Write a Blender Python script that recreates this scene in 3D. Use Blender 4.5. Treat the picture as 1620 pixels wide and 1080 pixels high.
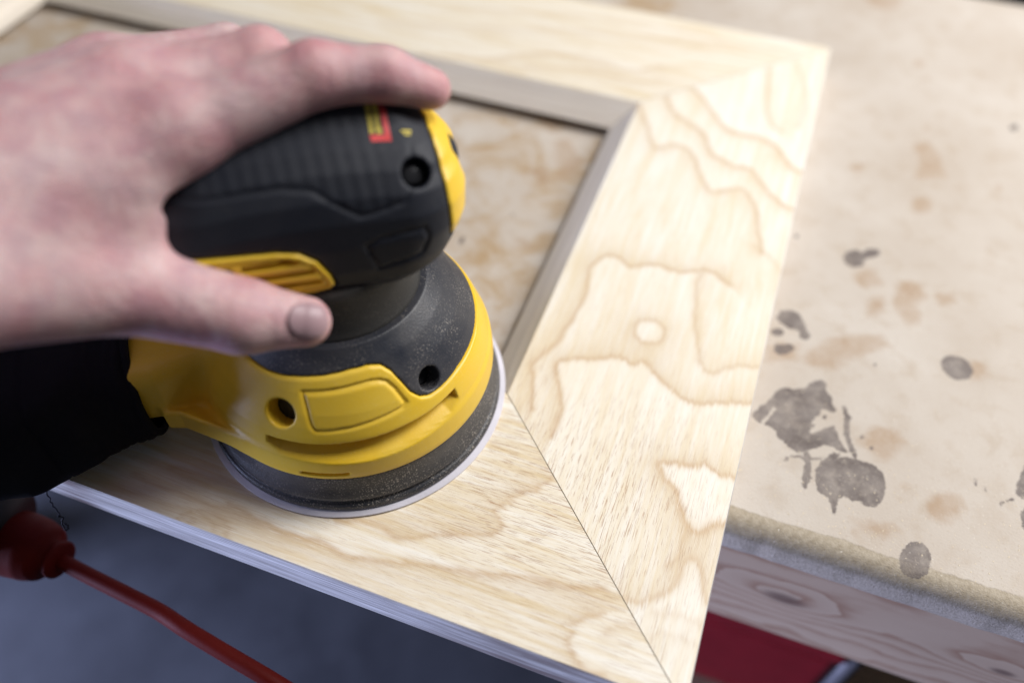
import bpy, math, random
import numpy as np
from mathutils import Vector, Matrix

# ------------------------------------------------------------------ reset
for o in list(bpy.data.objects):
    bpy.data.objects.remove(o, do_unlink=True)
scene = bpy.context.scene
COL = scene.collection
random.seed(4)
RNG = np.random.default_rng(7)

# ------------------------------------------------------------------ camera
cam_data = bpy.data.cameras.new("camera")
cam = bpy.data.objects.new("camera", cam_data)
COL.objects.link(cam)
cam.location = (0.07037, -0.19621, 0.31077)
cam.rotation_mode = 'XYZ'
cam.rotation_euler = (0.683887, -0.010211, 0.349203)
cam_data.sensor_width = 36.0
cam_data.lens = 29.204
cam_data.clip_start = 0.01
cam_data.clip_end = 50.0
cam_data.dof.use_dof = True
cam_data.dof.focus_distance = 0.318
cam_data.dof.aperture_fstop = 2.8
cam_data.dof.aperture_blades = 9
scene.camera = cam

# ------------------------------------------------------------------ world and lamps
world = bpy.data.worlds.new("World")
scene.world = world
world.use_nodes = True
bg = world.node_tree.nodes["Background"]
bg.inputs[0].default_value = (0.74, 0.76, 0.86, 1)
bg.inputs[1].default_value = 0.10


def area(name, loc, target, size, power, color):
    d = bpy.data.lights.new(name, 'AREA')
    d.shape = 'RECTANGLE'
    d.size, d.size_y = size
    d.energy = power
    d.color = color
    o = bpy.data.objects.new(name, d)
    COL.objects.link(o)
    o.location = loc
    o.rotation_euler = (Vector(target) - Vector(loc)).to_track_quat('-Z', 'Y').to_euler()
    return o


# ceiling lamps to the right of and above the bench, and cool daylight from a low opening at front left
area("ceiling_lamp", (0.92, 0.82, 0.84), (0.0, 0.05, 0.0), (0.6, 0.5), 16.2, (1.0, 0.975, 0.95))
area("ceiling_lamp_above", (0.66, 0.48, 1.42), (0.1, 0.1, 0.0), (0.6, 0.5), 20.5, (1.0, 0.98, 0.965))
area("door_daylight", (-1.76, -0.74, -0.20), (-0.15, -0.08, -0.05), (0.9, 0.7), 95.0, (0.54, 0.62, 1.0))

scene.view_settings.view_transform = 'Standard'
scene.view_settings.look = 'None'
scene.view_settings.exposure = 0.0
scene.view_settings.gamma = 1.0
scene.view_settings.use_curve_mapping = False
scene.render.engine = 'CYCLES'
scene.cycles.use_denoising = True
scene.cycles.max_bounces = 8

# ------------------------------------------------------------------ measured layout (metres / millimetres)
FR_W, FR_L, FR_T, FR_O = 0.1002, 0.2265, 0.0193, 0.4375   # frame board width, opening depth, thickness, opening length
LIP, LIP_Z = 0.0131, 0.006
SX, SY, SA = -0.06222, -0.01793, math.radians(34.0)        # sander axis and heading

# traced growth rings of the boards and stains of the bench, world mm
GR_RIGHT = [
    ([(0.3, 225.0), (10.4, 204.2), (19.1, 188.0), (25.0, 192.1), (32.5, 194.0), (40.9, 186.8), (48.2, 173.2), (55.9, 162.1), (62.8, 164.8), (70.5, 169.4), (77.2, 161.7), (82.2, 150.4), (86.6, 136.2), (88.9, 124.9)], 5, 7, 0.75, 0.3),
    ([(13.9, 238.8), (18.9, 227.9), (26.6, 220.4), (37.2, 214.3), (43.4, 206.8), (47.7, 196.9), (54.7, 190.2), (62.9, 187.8), (72.7, 187.9), (79.5, 179.7), (88.5, 169.4), (96.6, 164.0), (102.3, 163.7)], 5, 9, 0.85, 0.35),
    ([(26.7, 252.4), (36.4, 240.9), (43.2, 230.9), (52.3, 220.1), (61.9, 217.8), (73.2, 218.1), (81.7, 213.6), (88.6, 204.9), (94.0, 197.7), (104.2, 193.5)], 5, 12, 0.9, 0.9),
    ([(83.3, 225.9), (75.9, 233.1), (71.3, 247.8), (68.9, 266.3), (65.8, 290.1)], 5, 10, 0.55, 0.8),
    ([(83.2, 301.4), (91.3, 277.0), (93.9, 256.4), (92.1, 235.2)], 4, 8, 0.45, 0.2),
    ([(77.2, 97.2), (71.6, 101.9), (65.6, 103.2), (57.8, 99.5), (49.5, 97.8), (43.4, 99.0), (36.2, 97.0), (31.5, 92.5), (25.8, 95.3), (20.7, 96.2), (14.6, 93.2), (11.8, 85.8), (13.5, 76.7), (15.1, 65.2), (13.2, 52.9), (11.8, 42.4), (9.7, 31.9), (4.9, 21.8), (4.7, 17.1), (7.9, 10.4), (11.8, -3.4)], 6, 8, 0.85, 0.5),
    ([(41.6, 52.9), (43.7, 49.4), (46.8, 47.9), (50.5, 48.3), (53.5, 49.9), (55.8, 53.3), (55.9, 57.6), (54.1, 60.6), (50.7, 63.1), (46.8, 62.9), (43.5, 60.9), (41.3, 57.1), (41.6, 52.9)], 7, 4, 0.7, 0.5),
    ([(101.7, 33.5), (89.9, 29.4), (83.0, 26.3), (77.8, 23.3), (72.8, 23.1), (67.1, 25.8), (60.9, 30.2), (55.2, 35.9), (51.3, 37.4), (45.6, 35.3), (39.1, 36.3), (32.7, 33.9), (24.9, 29.9), (17.9, 26.1), (15.6, 22.3), (18.6, 14.4), (22.7, 7.1), (24.8, -0.7), (25.0, -6.8), (25.2, -14.9)], 9, 10, 0.9, 0.5),
    ([(100.2, 52.7), (88.9, 48.5), (81.5, 42.3), (75.3, 43.4), (71.6, 52.6), (68.4, 63.5), (65.4, 75.0), (63.7, 87.4), (63.5, 99.6)], 6, 7, 0.6, 0.5),
    ([(84.8, 129.0), (93.6, 122.2), (100.8, 112.2), (102.4, 95.3)], 4, 4, 0.35, 0),
    ([(101.6, -6.7), (95.0, -6.7), (90.7, -5.1), (85.9, -4.4), (79.8, -7.5), (73.4, -9.1), (69.7, -12.1), (72.5, -16.7), (76.6, -19.9), (80.2, -24.0), (83.4, -29.6), (86.3, -33.8), (89.8, -35.4), (93.6, -32.5), (97.4, -28.9), (100.2, -27.1)], 7, 12, 1, 0.9),
    ([(82.7, -54.2), (86.1, -47.4), (86.6, -35.1)], 6, 3, 0.6, 0.2),
    ([(99.0, -61.7), (97.7, -58.6), (96.1, -53.8), (94.4, -48.3), (91.1, -45.8), (88.6, -49.8), (88.6, -54.8), (87.5, -60.0), (85.0, -63.3), (81.8, -66.3), (78.1, -68.8), (73.4, -70.0), (69.6, -70.2)], 8, 8, 0.75, 0.6),
    ([(81.5, -71.6), (86.8, -70.9), (91.9, -69.5), (98.9, -69.8)], 5, 5, 0.3, 0.4),
    ([(82.6, -80.3), (88.4, -77.6), (93.6, -77.4), (98.8, -76.6)], 5, 5, 0.25, 0.4),
]
GR_NEAR = [
    ([(32.2, -32.8), (25.7, -39.7), (19.8, -45.2), (15.2, -51.2), (14.6, -54.7), (18.5, -57.5), (18.9, -61.0), (13.9, -65.4), (5.4, -68.1), (-3.0, -71.1), (-10.9, -75.1), (-17.8, -77.1), (-28.3, -75.8), (-42.0, -78.3)], 11, 6, 0.7, 0.35),
    ([(-83.4, -86.7), (-72.3, -87.9), (-55.7, -90.1), (-41.4, -88.9), (-30.9, -90.1), (-20.3, -88.1), (-5.2, -83.5), (8.1, -81.6), (20.9, -78.8), (33.7, -76.0), (46.4, -73.2), (63.3, -70.3)], 7, 6, 0.75, 0.3),
    ([(65.6, -78.2), (59.6, -81.4), (55.9, -86.3), (56.5, -92.3), (60.1, -97.0), (66.0, -99.8), (71.7, -99.4)], 9, 7, 0.7, 0.5),
    ([(68.7, -84.9), (70.3, -82.6), (73.9, -80.1), (77.9, -78.7)], 4, 3, 0.4, 0.2),
    ([(-97.3, -101.6), (-96.2, -97.0), (-91.1, -93.4), (-84.1, -92.5), (-78.6, -94.7), (-77.4, -99.2), (-79.4, -102.4)], 5, 3, 0.5, 0.2),
    ([(-92.2, -100.5), (-91.1, -97.2), (-87.9, -95.6), (-83.9, -96.6), (-82.4, -100.2)], 3, 2, 0.35, 0.1),
    ([(-125.4, -88.5), (-118.3, -88.6), (-108.9, -89.6), (-100.2, -89.8), (-87.7, -89.5), (-75.3, -89.2), (-58.2, -90.5), (-42.7, -89.6)], 5, 3, 0.55, 0.1),
    ([(-139.1, -96.3), (-122.7, -94.7), (-104.6, -95.8), (-96.9, -94.7)], 6, 3, 0.3, 0.1),
    ([(-114.9, -80.9), (-103.4, -78.5), (-90.6, -78.3), (-84.1, -77.7)], 6, 3, 0.4, 0.1),
]
GR_FAR = [
    ([(-143.6, 228.0), (-99.4, 236.5), (-69.1, 256.5), (-37.8, 260.0), (-14.2, 256.6), (5.3, 268.2)], 9, 14, 0.5, 0.5),
    ([(-76.3, 237.0), (-34.5, 248.9), (-11.3, 245.7), (6.8, 252.6)], 9, 8, 0.4, 0.2),
    ([(-180.4, 254.0), (-112.6, 270.8), (-47.0, 291.4), (19.9, 303.7), (74.2, 315.7)], 12, 8, 0.35, 0.2),
    ([(-144.1, 287.0), (-75.1, 303.9), (-29.0, 312.2), (28.9, 316.1)], 9, 8, 0.3, 0.2),
]
STAIN_DARK = [
    [(103.2, 41.7), (105.6, 46.8), (109.6, 52.5), (111.2, 58.0), (114.0, 61.2), (118.9, 61.9), (123.5, 64.2), (125.4, 68.2), (129.9, 72.1), (132.5, 70.9), (132.6, 66.5), (135.3, 64.2), (136.2, 60.3), (138.1, 56.8), (137.6, 54.5), (134.3, 55.3), (131.9, 55.5), (132.2, 52.5), (130.2, 49.6), (128.4, 44.8), (129.0, 40.0), (131.9, 42.1), (135.4, 45.4), (138.4, 47.5), (140.3, 44.2), (142.3, 39.9), (145.8, 35.3), (142.9, 34.2), (139.6, 35.9), (135.1, 35.2), (130.8, 31.7), (128.0, 29.7), (124.4, 27.8), (120.2, 29.7), (117.5, 31.7), (115.0, 32.8), (114.6, 35.6), (111.1, 37.4), (108.7, 37.3), (112.4, 47.7), (111.5, 48.1), (107.2, 36.9), (103.5, 39.7)],
    [(140.5, 60.8), (142.6, 60.5), (143.7, 56.7), (145.5, 55.3), (145.0, 52.0), (145.6, 45.1), (147.7, 39.9), (150.2, 34.0), (149.1, 32.7), (145.6, 38.2), (143.0, 44.2), (141.9, 55.0)],
    [(140.3, 29.4), (144.5, 32.9), (150.6, 33.2), (155.9, 33.3), (160.6, 31.2), (162.2, 27.1), (162.5, 20.8), (161.1, 14.9), (158.4, 11.7), (154.8, 11.6), (152.4, 13.0), (149.6, 11.5), (146.6, 12.7), (144.5, 11.4), (143.9, 6.7), (143.6, 2.7), (142.4, 2.6), (142.1, 6.1), (140.2, 9.8), (138.0, 10.4), (135.6, 11.7), (133.7, 17.5), (133.5, 22.1), (135.3, 26.6), (135.9, 27.8), (139.9, 33.6), (143.0, 33.3)],
    [(127.6, 29.5), (129.5, 30.2), (130.6, 27.7), (135.8, 29.2), (135.1, 28.0), (130.8, 25.9), (131.5, 23.3), (132.6, 17.1), (131.5, 13.9), (130.6, 9.9), (128.7, 12.8), (128.4, 20.2), (129.1, 24.3), (126.2, 25.6), (122.6, 23.8), (121.4, 21.4), (119.4, 21.6), (120.3, 23.9), (124.5, 26.4), (128.0, 26.8)],
    [(196.5, 99.7), (195.4, 97.3), (193.6, 95.5), (191.3, 94.4), (188.8, 94.1), (186.4, 94.8), (184.3, 96.3), (182.9, 98.4), (182.2, 101.0), (182.5, 103.6), (183.6, 106.1), (185.4, 108.0), (187.8, 109.1), (190.3, 109.4), (192.8, 108.7), (194.8, 107.1), (196.2, 104.9), (196.8, 102.3)],
    [(153.8, 90.1), (153.8, 89.7), (153.7, 89.3), (153.5, 88.9), (153.2, 88.7), (152.9, 88.6), (152.6, 88.6), (152.3, 88.8), (152.2, 89.0), (152.1, 89.4), (152.1, 89.8), (152.2, 90.2), (152.4, 90.5), (152.7, 90.8), (153.0, 90.9), (153.3, 90.9), (153.6, 90.7), (153.8, 90.4)],
    [(152.0, 46.5), (152.0, 46.0), (151.9, 45.6), (151.6, 45.1), (151.3, 44.9), (150.9, 44.7), (150.6, 44.8), (150.3, 45.0), (150.0, 45.3), (149.9, 45.7), (150.0, 46.2), (150.1, 46.7), (150.4, 47.1), (150.7, 47.4), (151.1, 47.5), (151.4, 47.5), (151.7, 47.3), (151.9, 47.0)],
    [(156.4, 42.2), (156.4, 41.8), (156.2, 41.4), (156.0, 41.0), (155.6, 40.7), (155.3, 40.6), (154.9, 40.6), (154.6, 40.8), (154.4, 41.0), (154.3, 41.4), (154.4, 41.8), (154.5, 42.2), (154.8, 42.6), (155.1, 42.9), (155.5, 43.0), (155.8, 43.0), (156.1, 42.8), (156.3, 42.6)],
    [(130.7, 44.7), (130.7, 44.2), (130.6, 43.8), (130.3, 43.5), (130.0, 43.2), (129.6, 43.0), (129.3, 43.1), (128.9, 43.2), (128.7, 43.5), (128.6, 43.9), (128.6, 44.3), (128.7, 44.7), (129.0, 45.1), (129.3, 45.4), (129.7, 45.5), (130.1, 45.5), (130.4, 45.3), (130.6, 45.0)],
    [(135.0, 51.2), (135.0, 50.8), (134.9, 50.4), (134.6, 50.1), (134.3, 49.8), (134.0, 49.7), (133.6, 49.7), (133.3, 49.8), (133.1, 50.1), (133.0, 50.5), (133.1, 50.9), (133.2, 51.3), (133.4, 51.6), (133.7, 51.9), (134.1, 52.0), (134.4, 52.0), (134.7, 51.8), (134.9, 51.6)],
    [(219.8, 58.9), (216.3, 49.1), (214.4, 39.1), (216.5, 38.1), (219.3, 38.2)],
    [(219.2, 34.6), (216.0, 30.8), (216.9, 24.1), (218.8, 20.6)],
    [(197.8, 41.3), (199.3, 40.9), (199.4, 37.7), (198.2, 37.7)],
    [(201.1, 41.5), (201.8, 41.3), (203.0, 36.0), (202.5, 36.1)],
    [(213.6, 37.0), (208.6, 33.4), (208.2, 29.7), (209.1, 30.9), (209.7, 33.0), (214.7, 36.3)],
    [(130.8, 158.2), (132.7, 163.4), (137.2, 166.6), (140.2, 165.5), (143.7, 170.5), (148.5, 170.8), (149.7, 167.5), (146.2, 164.0), (142.6, 161.1), (141.2, 154.7), (136.6, 152.3), (132.7, 153.7)],
    [(104.1, 103.4), (105.3, 107.8), (109.5, 110.5), (114.2, 110.5), (117.5, 105.8), (119.5, 101.4), (122.0, 96.0), (120.1, 93.4), (117.3, 94.2), (115.8, 98.7), (111.3, 98.3), (106.4, 100.4)],
    [(109.6, 94.9), (109.5, 93.9), (109.1, 92.9), (108.4, 92.0), (107.4, 91.3), (106.3, 90.9), (105.3, 90.9), (104.4, 91.1), (103.7, 91.7), (103.4, 92.6), (103.4, 93.5), (103.8, 94.5), (104.6, 95.4), (105.5, 96.1), (106.6, 96.5), (107.7, 96.6), (108.6, 96.3), (109.3, 95.7)],
    [(105.8, 83.1), (106.7, 86.5), (110.2, 87.2), (114.3, 89.4), (116.1, 86.3), (114.2, 83.8), (112.4, 81.0), (109.4, 80.1), (106.6, 80.9)],
    [(182.5, -4.3), (182.3, -7.3), (181.3, -10.2), (179.7, -12.7), (177.8, -14.4), (175.6, -15.2), (173.6, -14.9), (171.8, -13.7), (170.6, -11.6), (170.1, -8.9), (170.3, -5.8), (171.2, -2.8), (172.8, -0.3), (174.8, 1.5), (177.0, 2.3), (179.1, 2.1), (180.8, 0.7), (182.0, -1.5)],
    [(106.6, 166.2), (106.7, 165.6), (106.5, 165.1), (106.3, 164.6), (106.0, 164.3), (105.6, 164.1), (105.2, 164.2), (104.9, 164.4), (104.6, 164.9), (104.5, 165.4), (104.5, 166.0), (104.6, 166.6), (104.8, 167.1), (105.2, 167.4), (105.5, 167.5), (105.9, 167.5), (106.3, 167.2), (106.5, 166.8)],
    [(221.3, 312.2), (221.1, 310.9), (220.6, 309.7), (219.9, 308.6), (219.0, 307.9), (218.1, 307.5), (217.2, 307.6), (216.5, 308.1), (216.0, 309.0), (215.9, 310.1), (216.0, 311.4), (216.5, 312.7), (217.3, 313.7), (218.2, 314.5), (219.1, 314.9), (220.0, 314.8), (220.7, 314.3), (221.2, 313.4)],
    [(-61.3, 99.5), (-61.0, 97.8), (-61.0, 96.4), (-61.1, 95.4), (-61.4, 94.9), (-61.8, 94.9), (-62.3, 95.4), (-62.9, 96.4), (-63.4, 97.9), (-63.8, 99.5), (-64.0, 101.1), (-64.1, 102.5), (-64.0, 103.6), (-63.7, 104.1), (-63.3, 104.1), (-62.7, 103.6), (-62.2, 102.5), (-61.7, 101.1)],
    [(-64.7, 114.1), (-64.6, 113.5), (-64.6, 113.0), (-64.7, 112.6), (-65.0, 112.3), (-65.3, 112.2), (-65.7, 112.2), (-66.1, 112.5), (-66.5, 112.8), (-66.7, 113.3), (-66.9, 113.8), (-66.9, 114.3), (-66.7, 114.8), (-66.5, 115.1), (-66.1, 115.2), (-65.7, 115.1), (-65.3, 114.9), (-65.0, 114.5)],
    [(-43.2, 128.1), (-43.1, 127.6), (-43.1, 127.2), (-43.2, 126.8), (-43.5, 126.5), (-43.8, 126.4), (-44.1, 126.5), (-44.5, 126.7), (-44.8, 127.0), (-45.0, 127.4), (-45.1, 127.9), (-45.1, 128.4), (-45.0, 128.7), (-44.7, 129.0), (-44.4, 129.1), (-44.1, 129.1), (-43.7, 128.9), (-43.4, 128.5)],
]
STAIN_TAN = [
    [(149.1, 41.4), (155.0, 53.7), (161.1, 56.0), (165.8, 54.7), (169.2, 49.9), (165.1, 41.5), (162.4, 36.7), (156.3, 37.3)],
    [(194.0, 28.7), (194.3, 26.1), (193.7, 23.1), (192.3, 20.0), (190.2, 17.3), (187.7, 15.2), (185.0, 14.0), (182.6, 13.8), (180.6, 14.7), (179.3, 16.5), (178.9, 19.0), (179.5, 22.0), (180.9, 25.1), (183.0, 27.9), (185.6, 30.1), (188.3, 31.3), (190.8, 31.5), (192.8, 30.6)],
    [(171.5, 27.3), (171.5, 26.8), (171.3, 26.2), (171.1, 25.8), (170.8, 25.4), (170.4, 25.3), (170.1, 25.4), (169.8, 25.6), (169.6, 26.1), (169.5, 26.6), (169.5, 27.2), (169.7, 27.7), (169.9, 28.2), (170.2, 28.5), (170.6, 28.6), (170.9, 28.6), (171.2, 28.3), (171.4, 27.9)],
    [(152.6, -1.8), (152.6, -2.2), (152.5, -2.7), (152.3, -3.1), (152.0, -3.3), (151.6, -3.5), (151.3, -3.4), (151.0, -3.2), (150.8, -2.9), (150.7, -2.5), (150.7, -2.0), (150.8, -1.5), (151.1, -1.1), (151.4, -0.9), (151.7, -0.8), (152.0, -0.8), (152.3, -1.0), (152.5, -1.3)],
    [(148.9, 4.2), (158.9, 5.3), (167.4, 6.7), (171.8, 4.1), (164.4, -1.2), (153.7, -0.9)],
    [(136.2, 147.0), (143.0, 155.4), (148.8, 154.7), (153.3, 144.9), (144.5, 138.8), (138.7, 140.9)],
    [(158.7, 147.0), (164.0, 152.5), (172.3, 153.5), (174.5, 144.6), (170.3, 137.5), (172.7, 125.2), (167.6, 119.4), (161.9, 126.4), (157.7, 134.2)],
    [(177.2, 146.9), (187.9, 153.7), (189.0, 145.9), (181.9, 140.5)],
    [(118.0, 82.1), (130.1, 99.0), (140.2, 105.3), (155.8, 109.9), (160.6, 104.2), (149.1, 94.9), (132.5, 78.0), (123.0, 77.9)],
    [(101.7, 83.4), (118.4, 92.1), (118.3, 79.8), (103.4, 73.0)],
    [(145.3, 129.5), (153.8, 138.2), (155.0, 127.8), (146.3, 117.9)],
    [(203.7, 104.5), (203.5, 102.2), (202.7, 100.0), (201.5, 98.1), (200.0, 96.8), (198.4, 96.2), (196.9, 96.4), (195.7, 97.4), (194.9, 99.0), (194.6, 101.1), (194.8, 103.4), (195.6, 105.7), (196.8, 107.6), (198.3, 109.0), (199.9, 109.6), (201.4, 109.3), (202.7, 108.3), (203.5, 106.6)],
    [(161.0, 270.8), (168.2, 277.2), (176.5, 269.5), (181.2, 244.9), (163.3, 238.2), (165.1, 255.8)],
    [(175.3, 219.0), (175.0, 216.0), (174.0, 213.1), (172.4, 210.7), (170.3, 208.9), (168.1, 208.1), (166.0, 208.3), (164.2, 209.4), (163.0, 211.4), (162.4, 214.1), (162.7, 217.1), (163.7, 220.0), (165.3, 222.5), (167.4, 224.3), (169.6, 225.1), (171.8, 224.9), (173.6, 223.7), (174.8, 221.6)],
    [(135.0, 238.7), (134.9, 237.2), (134.3, 235.8), (133.3, 234.5), (132.1, 233.6), (130.8, 233.1), (129.5, 233.1), (128.4, 233.5), (127.6, 234.5), (127.2, 235.7), (127.3, 237.2), (127.9, 238.6), (128.8, 239.9), (130.1, 240.9), (131.4, 241.4), (132.7, 241.4), (133.8, 240.9), (134.6, 239.9)],
    [(111.9, 455.5), (143.2, 467.6), (143.5, 435.3), (132.8, 424.2), (120.8, 430.0)],
    [(163.5, 364.1), (163.4, 362.2), (162.8, 360.4), (162.0, 358.9), (160.8, 357.8), (159.6, 357.3), (158.4, 357.5), (157.4, 358.3), (156.7, 359.6), (156.4, 361.4), (156.6, 363.2), (157.1, 365.1), (158.0, 366.6), (159.1, 367.7), (160.3, 368.1), (161.5, 368.0), (162.5, 367.1), (163.2, 365.8)],
    [(211.2, 247.4), (211.1, 246.3), (210.7, 245.2), (210.2, 244.3), (209.6, 243.6), (209.0, 243.4), (208.3, 243.5), (207.8, 244.1), (207.5, 244.9), (207.4, 246.0), (207.5, 247.2), (207.9, 248.3), (208.4, 249.2), (209.0, 249.8), (209.7, 250.1), (210.3, 249.9), (210.8, 249.4), (211.1, 248.5)],
    [(170.5, 294.9), (170.7, 293.6), (170.6, 291.9), (170.1, 290.1), (169.3, 288.3), (168.3, 286.8), (167.2, 285.8), (166.1, 285.3), (165.3, 285.4), (164.7, 286.2), (164.4, 287.5), (164.6, 289.1), (165.0, 290.9), (165.9, 292.7), (166.9, 294.3), (168.0, 295.3), (169.0, 295.8), (169.9, 295.7)],
    [(-42.4, 198.8), (-36.9, 206.0), (-26.4, 192.3), (-19.0, 187.8), (-21.8, 172.4), (-29.1, 162.7), (-37.2, 178.5)],
    [(-48.5, 167.0), (-40.6, 174.8), (-31.7, 161.7), (-38.2, 154.7)],
    [(-39.5, 113.2), (-28.9, 111.1), (-23.4, 107.2), (-28.9, 103.1)],
    [(-18.6, 47.2), (-18.4, 46.6), (-18.4, 46.0), (-18.6, 45.5), (-18.9, 45.1), (-19.3, 45.0), (-19.7, 45.1), (-20.2, 45.3), (-20.6, 45.8), (-20.8, 46.4), (-21.0, 47.0), (-21.0, 47.6), (-20.9, 48.1), (-20.6, 48.4), (-20.2, 48.6), (-19.7, 48.5), (-19.3, 48.2), (-18.9, 47.8)],
    [(-61.4, 217.8), (-47.0, 217.9), (-39.0, 202.7), (-48.8, 204.1)],
]

# ------------------------------------------------------------------ helpers
def link(name, me, mat=None, parent=None):
    o = bpy.data.objects.new(name, me)
    COL.objects.link(o)
    if mat is not None and len(me.materials) == 0:
        me.materials.append(mat)
    if parent is not None:
        o.parent = parent
    return o


def empty(name, loc=(0, 0, 0), rz=0.0):
    o = bpy.data.objects.new(name, None)
    COL.objects.link(o)
    o.empty_display_size = 0.02
    o.location = loc
    o.rotation_euler = (0, 0, rz)
    return o


def tag(o, label, cat=None, group=None, kind=None):
    if label:
        o["label"] = label
    if cat:
        o["category"] = cat
    if group:
        o["group"] = group
    if kind:
        o["kind"] = kind
    return o


def mesh_from(name, verts, faces, smooth=True):
    me = bpy.data.meshes.new(name)
    me.from_pydata([tuple(map(float, v)) for v in verts], [], [tuple(map(int, f)) for f in faces])
    me.update()
    if smooth:
        me.polygons.foreach_set("use_smooth", [True] * len(me.polygons))
    return me


def mesh_quads(name, verts, quads, smooth=True):
    """fast mesh build from numpy arrays"""
    me = bpy.data.meshes.new(name)
    nv, nf = len(verts), len(quads)
    k = quads.shape[1]
    me.vertices.add(nv)
    me.vertices.foreach_set("co", np.ascontiguousarray(verts, dtype=np.float32).ravel())
    me.loops.add(nf * k)
    me.loops.foreach_set("vertex_index", np.ascontiguousarray(quads, dtype=np.int32).ravel())
    me.polygons.add(nf)
    me.polygons.foreach_set("loop_start", np.arange(0, nf * k, k, dtype=np.int32))
    me.polygons.foreach_set("use_smooth", np.full(nf, smooth, dtype=bool))
    me.update(calc_edges=True)
    me.validate()
    return me


def attr(me, name, values):
    a = me.attributes.new(name, 'FLOAT', 'POINT')
    a.data.foreach_set("value", np.ascontiguousarray(values, dtype=np.float32))


class Grid:
    """a voxel block (mm) that a signed-distance shape is sampled on"""

    def __init__(self, lo, hi, h):
        self.lo, self.h = np.array(lo, np.float32), h
        n = [int(math.ceil((b - a) / h)) + 1 for a, b in zip(lo, hi)]
        ax = [lo[i] + h * np.arange(n[i], dtype=np.float32) for i in range(3)]
        self.X, self.Y, self.Z = np.meshgrid(*ax, indexing='ij')

    def mesh(self, name, F, off=(0, 0, 0)):
        F = F.astype(np.float32)
        F[0], F[-1], F[:, 0], F[:, -1], F[:, :, 0], F[:, :, -1] = 5, 5, 5, 5, 5, 5
        ins = F < 0
        c = np.zeros(tuple(s - 1 for s in F.shape), np.int8)
        cn = [(a, b, d) for a in (0, 1) for b in (0, 1) for d in (0, 1)]
        sl = lambda a, n: slice(a, n - 1 + a)
        for a, b, d in cn:
            c += ins[sl(a, F.shape[0]), sl(b, F.shape[1]), sl(d, F.shape[2])]
        mixed = (c > 0) & (c < 8)
        ijk = np.argwhere(mixed)
        idx = np.full(mixed.shape, -1, np.int32)
        idx[mixed] = np.arange(len(ijk))
        val = {k: F[ijk[:, 0] + k[0], ijk[:, 1] + k[1], ijk[:, 2] + k[2]] for k in cn}
        acc = np.zeros((len(ijk), 3), np.float32)
        cnt = np.zeros(len(ijk), np.float32)
        for k in cn:
            for axn in range(3):
                if k[axn] == 0:
                    k2 = tuple(1 if i == axn else k[i] for i in range(3))
                    f0, f1 = val[k], val[k2]
                    m = (f0 < 0) != (f1 < 0)
                    t = np.where(m, f0 / np.where(m, f0 - f1, 1), 0)
                    pt = np.tile(np.array(k, np.float32), (len(ijk), 1))
                    pt[:, axn] += t
                    acc[m] += pt[m]
                    cnt[m] += 1
        V = (ijk + acc / cnt[:, None]) * self.h + self.lo
        Q = []
        for axn in range(3):
            o1, o2 = [i for i in range(3) if i != axn]
            s0 = [slice(None)] * 3
            s1 = [slice(None)] * 3
            s0[axn], s1[axn] = slice(0, -1), slice(1, None)
            A, B = ins[tuple(s0)], ins[tuple(s1)]
            e = np.argwhere(A != B)
            ok = (e[:, o1] > 0) & (e[:, o2] > 0) & (e[:, o1] < F.shape[o1] - 1) & (e[:, o2] < F.shape[o2] - 1)
            e = e[ok]
            flip = A[e[:, 0], e[:, 1], e[:, 2]]
            q = []
            for d1, d2 in ((-1, -1), (0, -1), (0, 0), (-1, 0)):
                g = e.copy()
                g[:, o1] += d1
                g[:, o2] += d2
                q.append(idx[g[:, 0], g[:, 1], g[:, 2]])
            q = np.stack(q, 1)
            if axn == 1:
                flip = ~flip
            q[~flip] = q[~flip][:, ::-1]
            Q.append(q)
        Q = np.concatenate(Q)
        Q = Q[(Q >= 0).all(1)]
        return mesh_quads(name, (V + np.array(off, np.float32)) / 1000.0, Q)


def smin(a, b, k):
    h = np.clip(0.5 + 0.5 * (b - a) / k, 0, 1)
    return b + (a - b) * h - k * h * (1 - h)


def smax(a, b, k):
    return -smin(-a, -b, k)


def sdf_poly(px, py, poly):
    """signed distance to a closed 2D polygon"""
    P = np.array(poly, np.float32)
    d = np.full(px.shape, 1e9, np.float32)
    s = np.ones(px.shape, np.float32)
    n = len(P)
    for i in range(n):
        a, b = P[i], P[i - 1]
        ex, ey = b - a
        wx, wy = px - a[0], py - a[1]
        t = np.clip((wx * ex + wy * ey) / (ex * ex + ey * ey + 1e-12), 0, 1)
        d = np.minimum(d, (wx - ex * t) ** 2 + (wy - ey * t) ** 2)
        c1, c2, c3 = py >= a[1], py < b[1], ex * wy > ey * wx
        fl = (c1 & c2 & c3) | (~c1 & ~c2 & ~c3)
        s = np.where(fl, -s, s)
    return s * np.sqrt(d)


def capsule(G, a, b, ra, rb):
    a, b = np.array(a, np.float32), np.array(b, np.float32)
    e = b - a
    t = np.clip(((G.X - a[0]) * e[0] + (G.Y - a[1]) * e[1] + (G.Z - a[2]) * e[2]) / (e @ e + 1e-9), 0, 1)
    return np.sqrt((G.X - a[0] - e[0] * t) ** 2 + (G.Y - a[1] - e[1] * t) ** 2 + (G.Z - a[2] - e[2] * t) ** 2) - (ra + (rb - ra) * t)


def ellipsoid(G, c, r):
    q = np.sqrt(((G.X - c[0]) / r[0]) ** 2 + ((G.Y - c[1]) / r[1]) ** 2 + ((G.Z - c[2]) / r[2]) ** 2)
    return (q - 1) * min(r)


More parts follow.
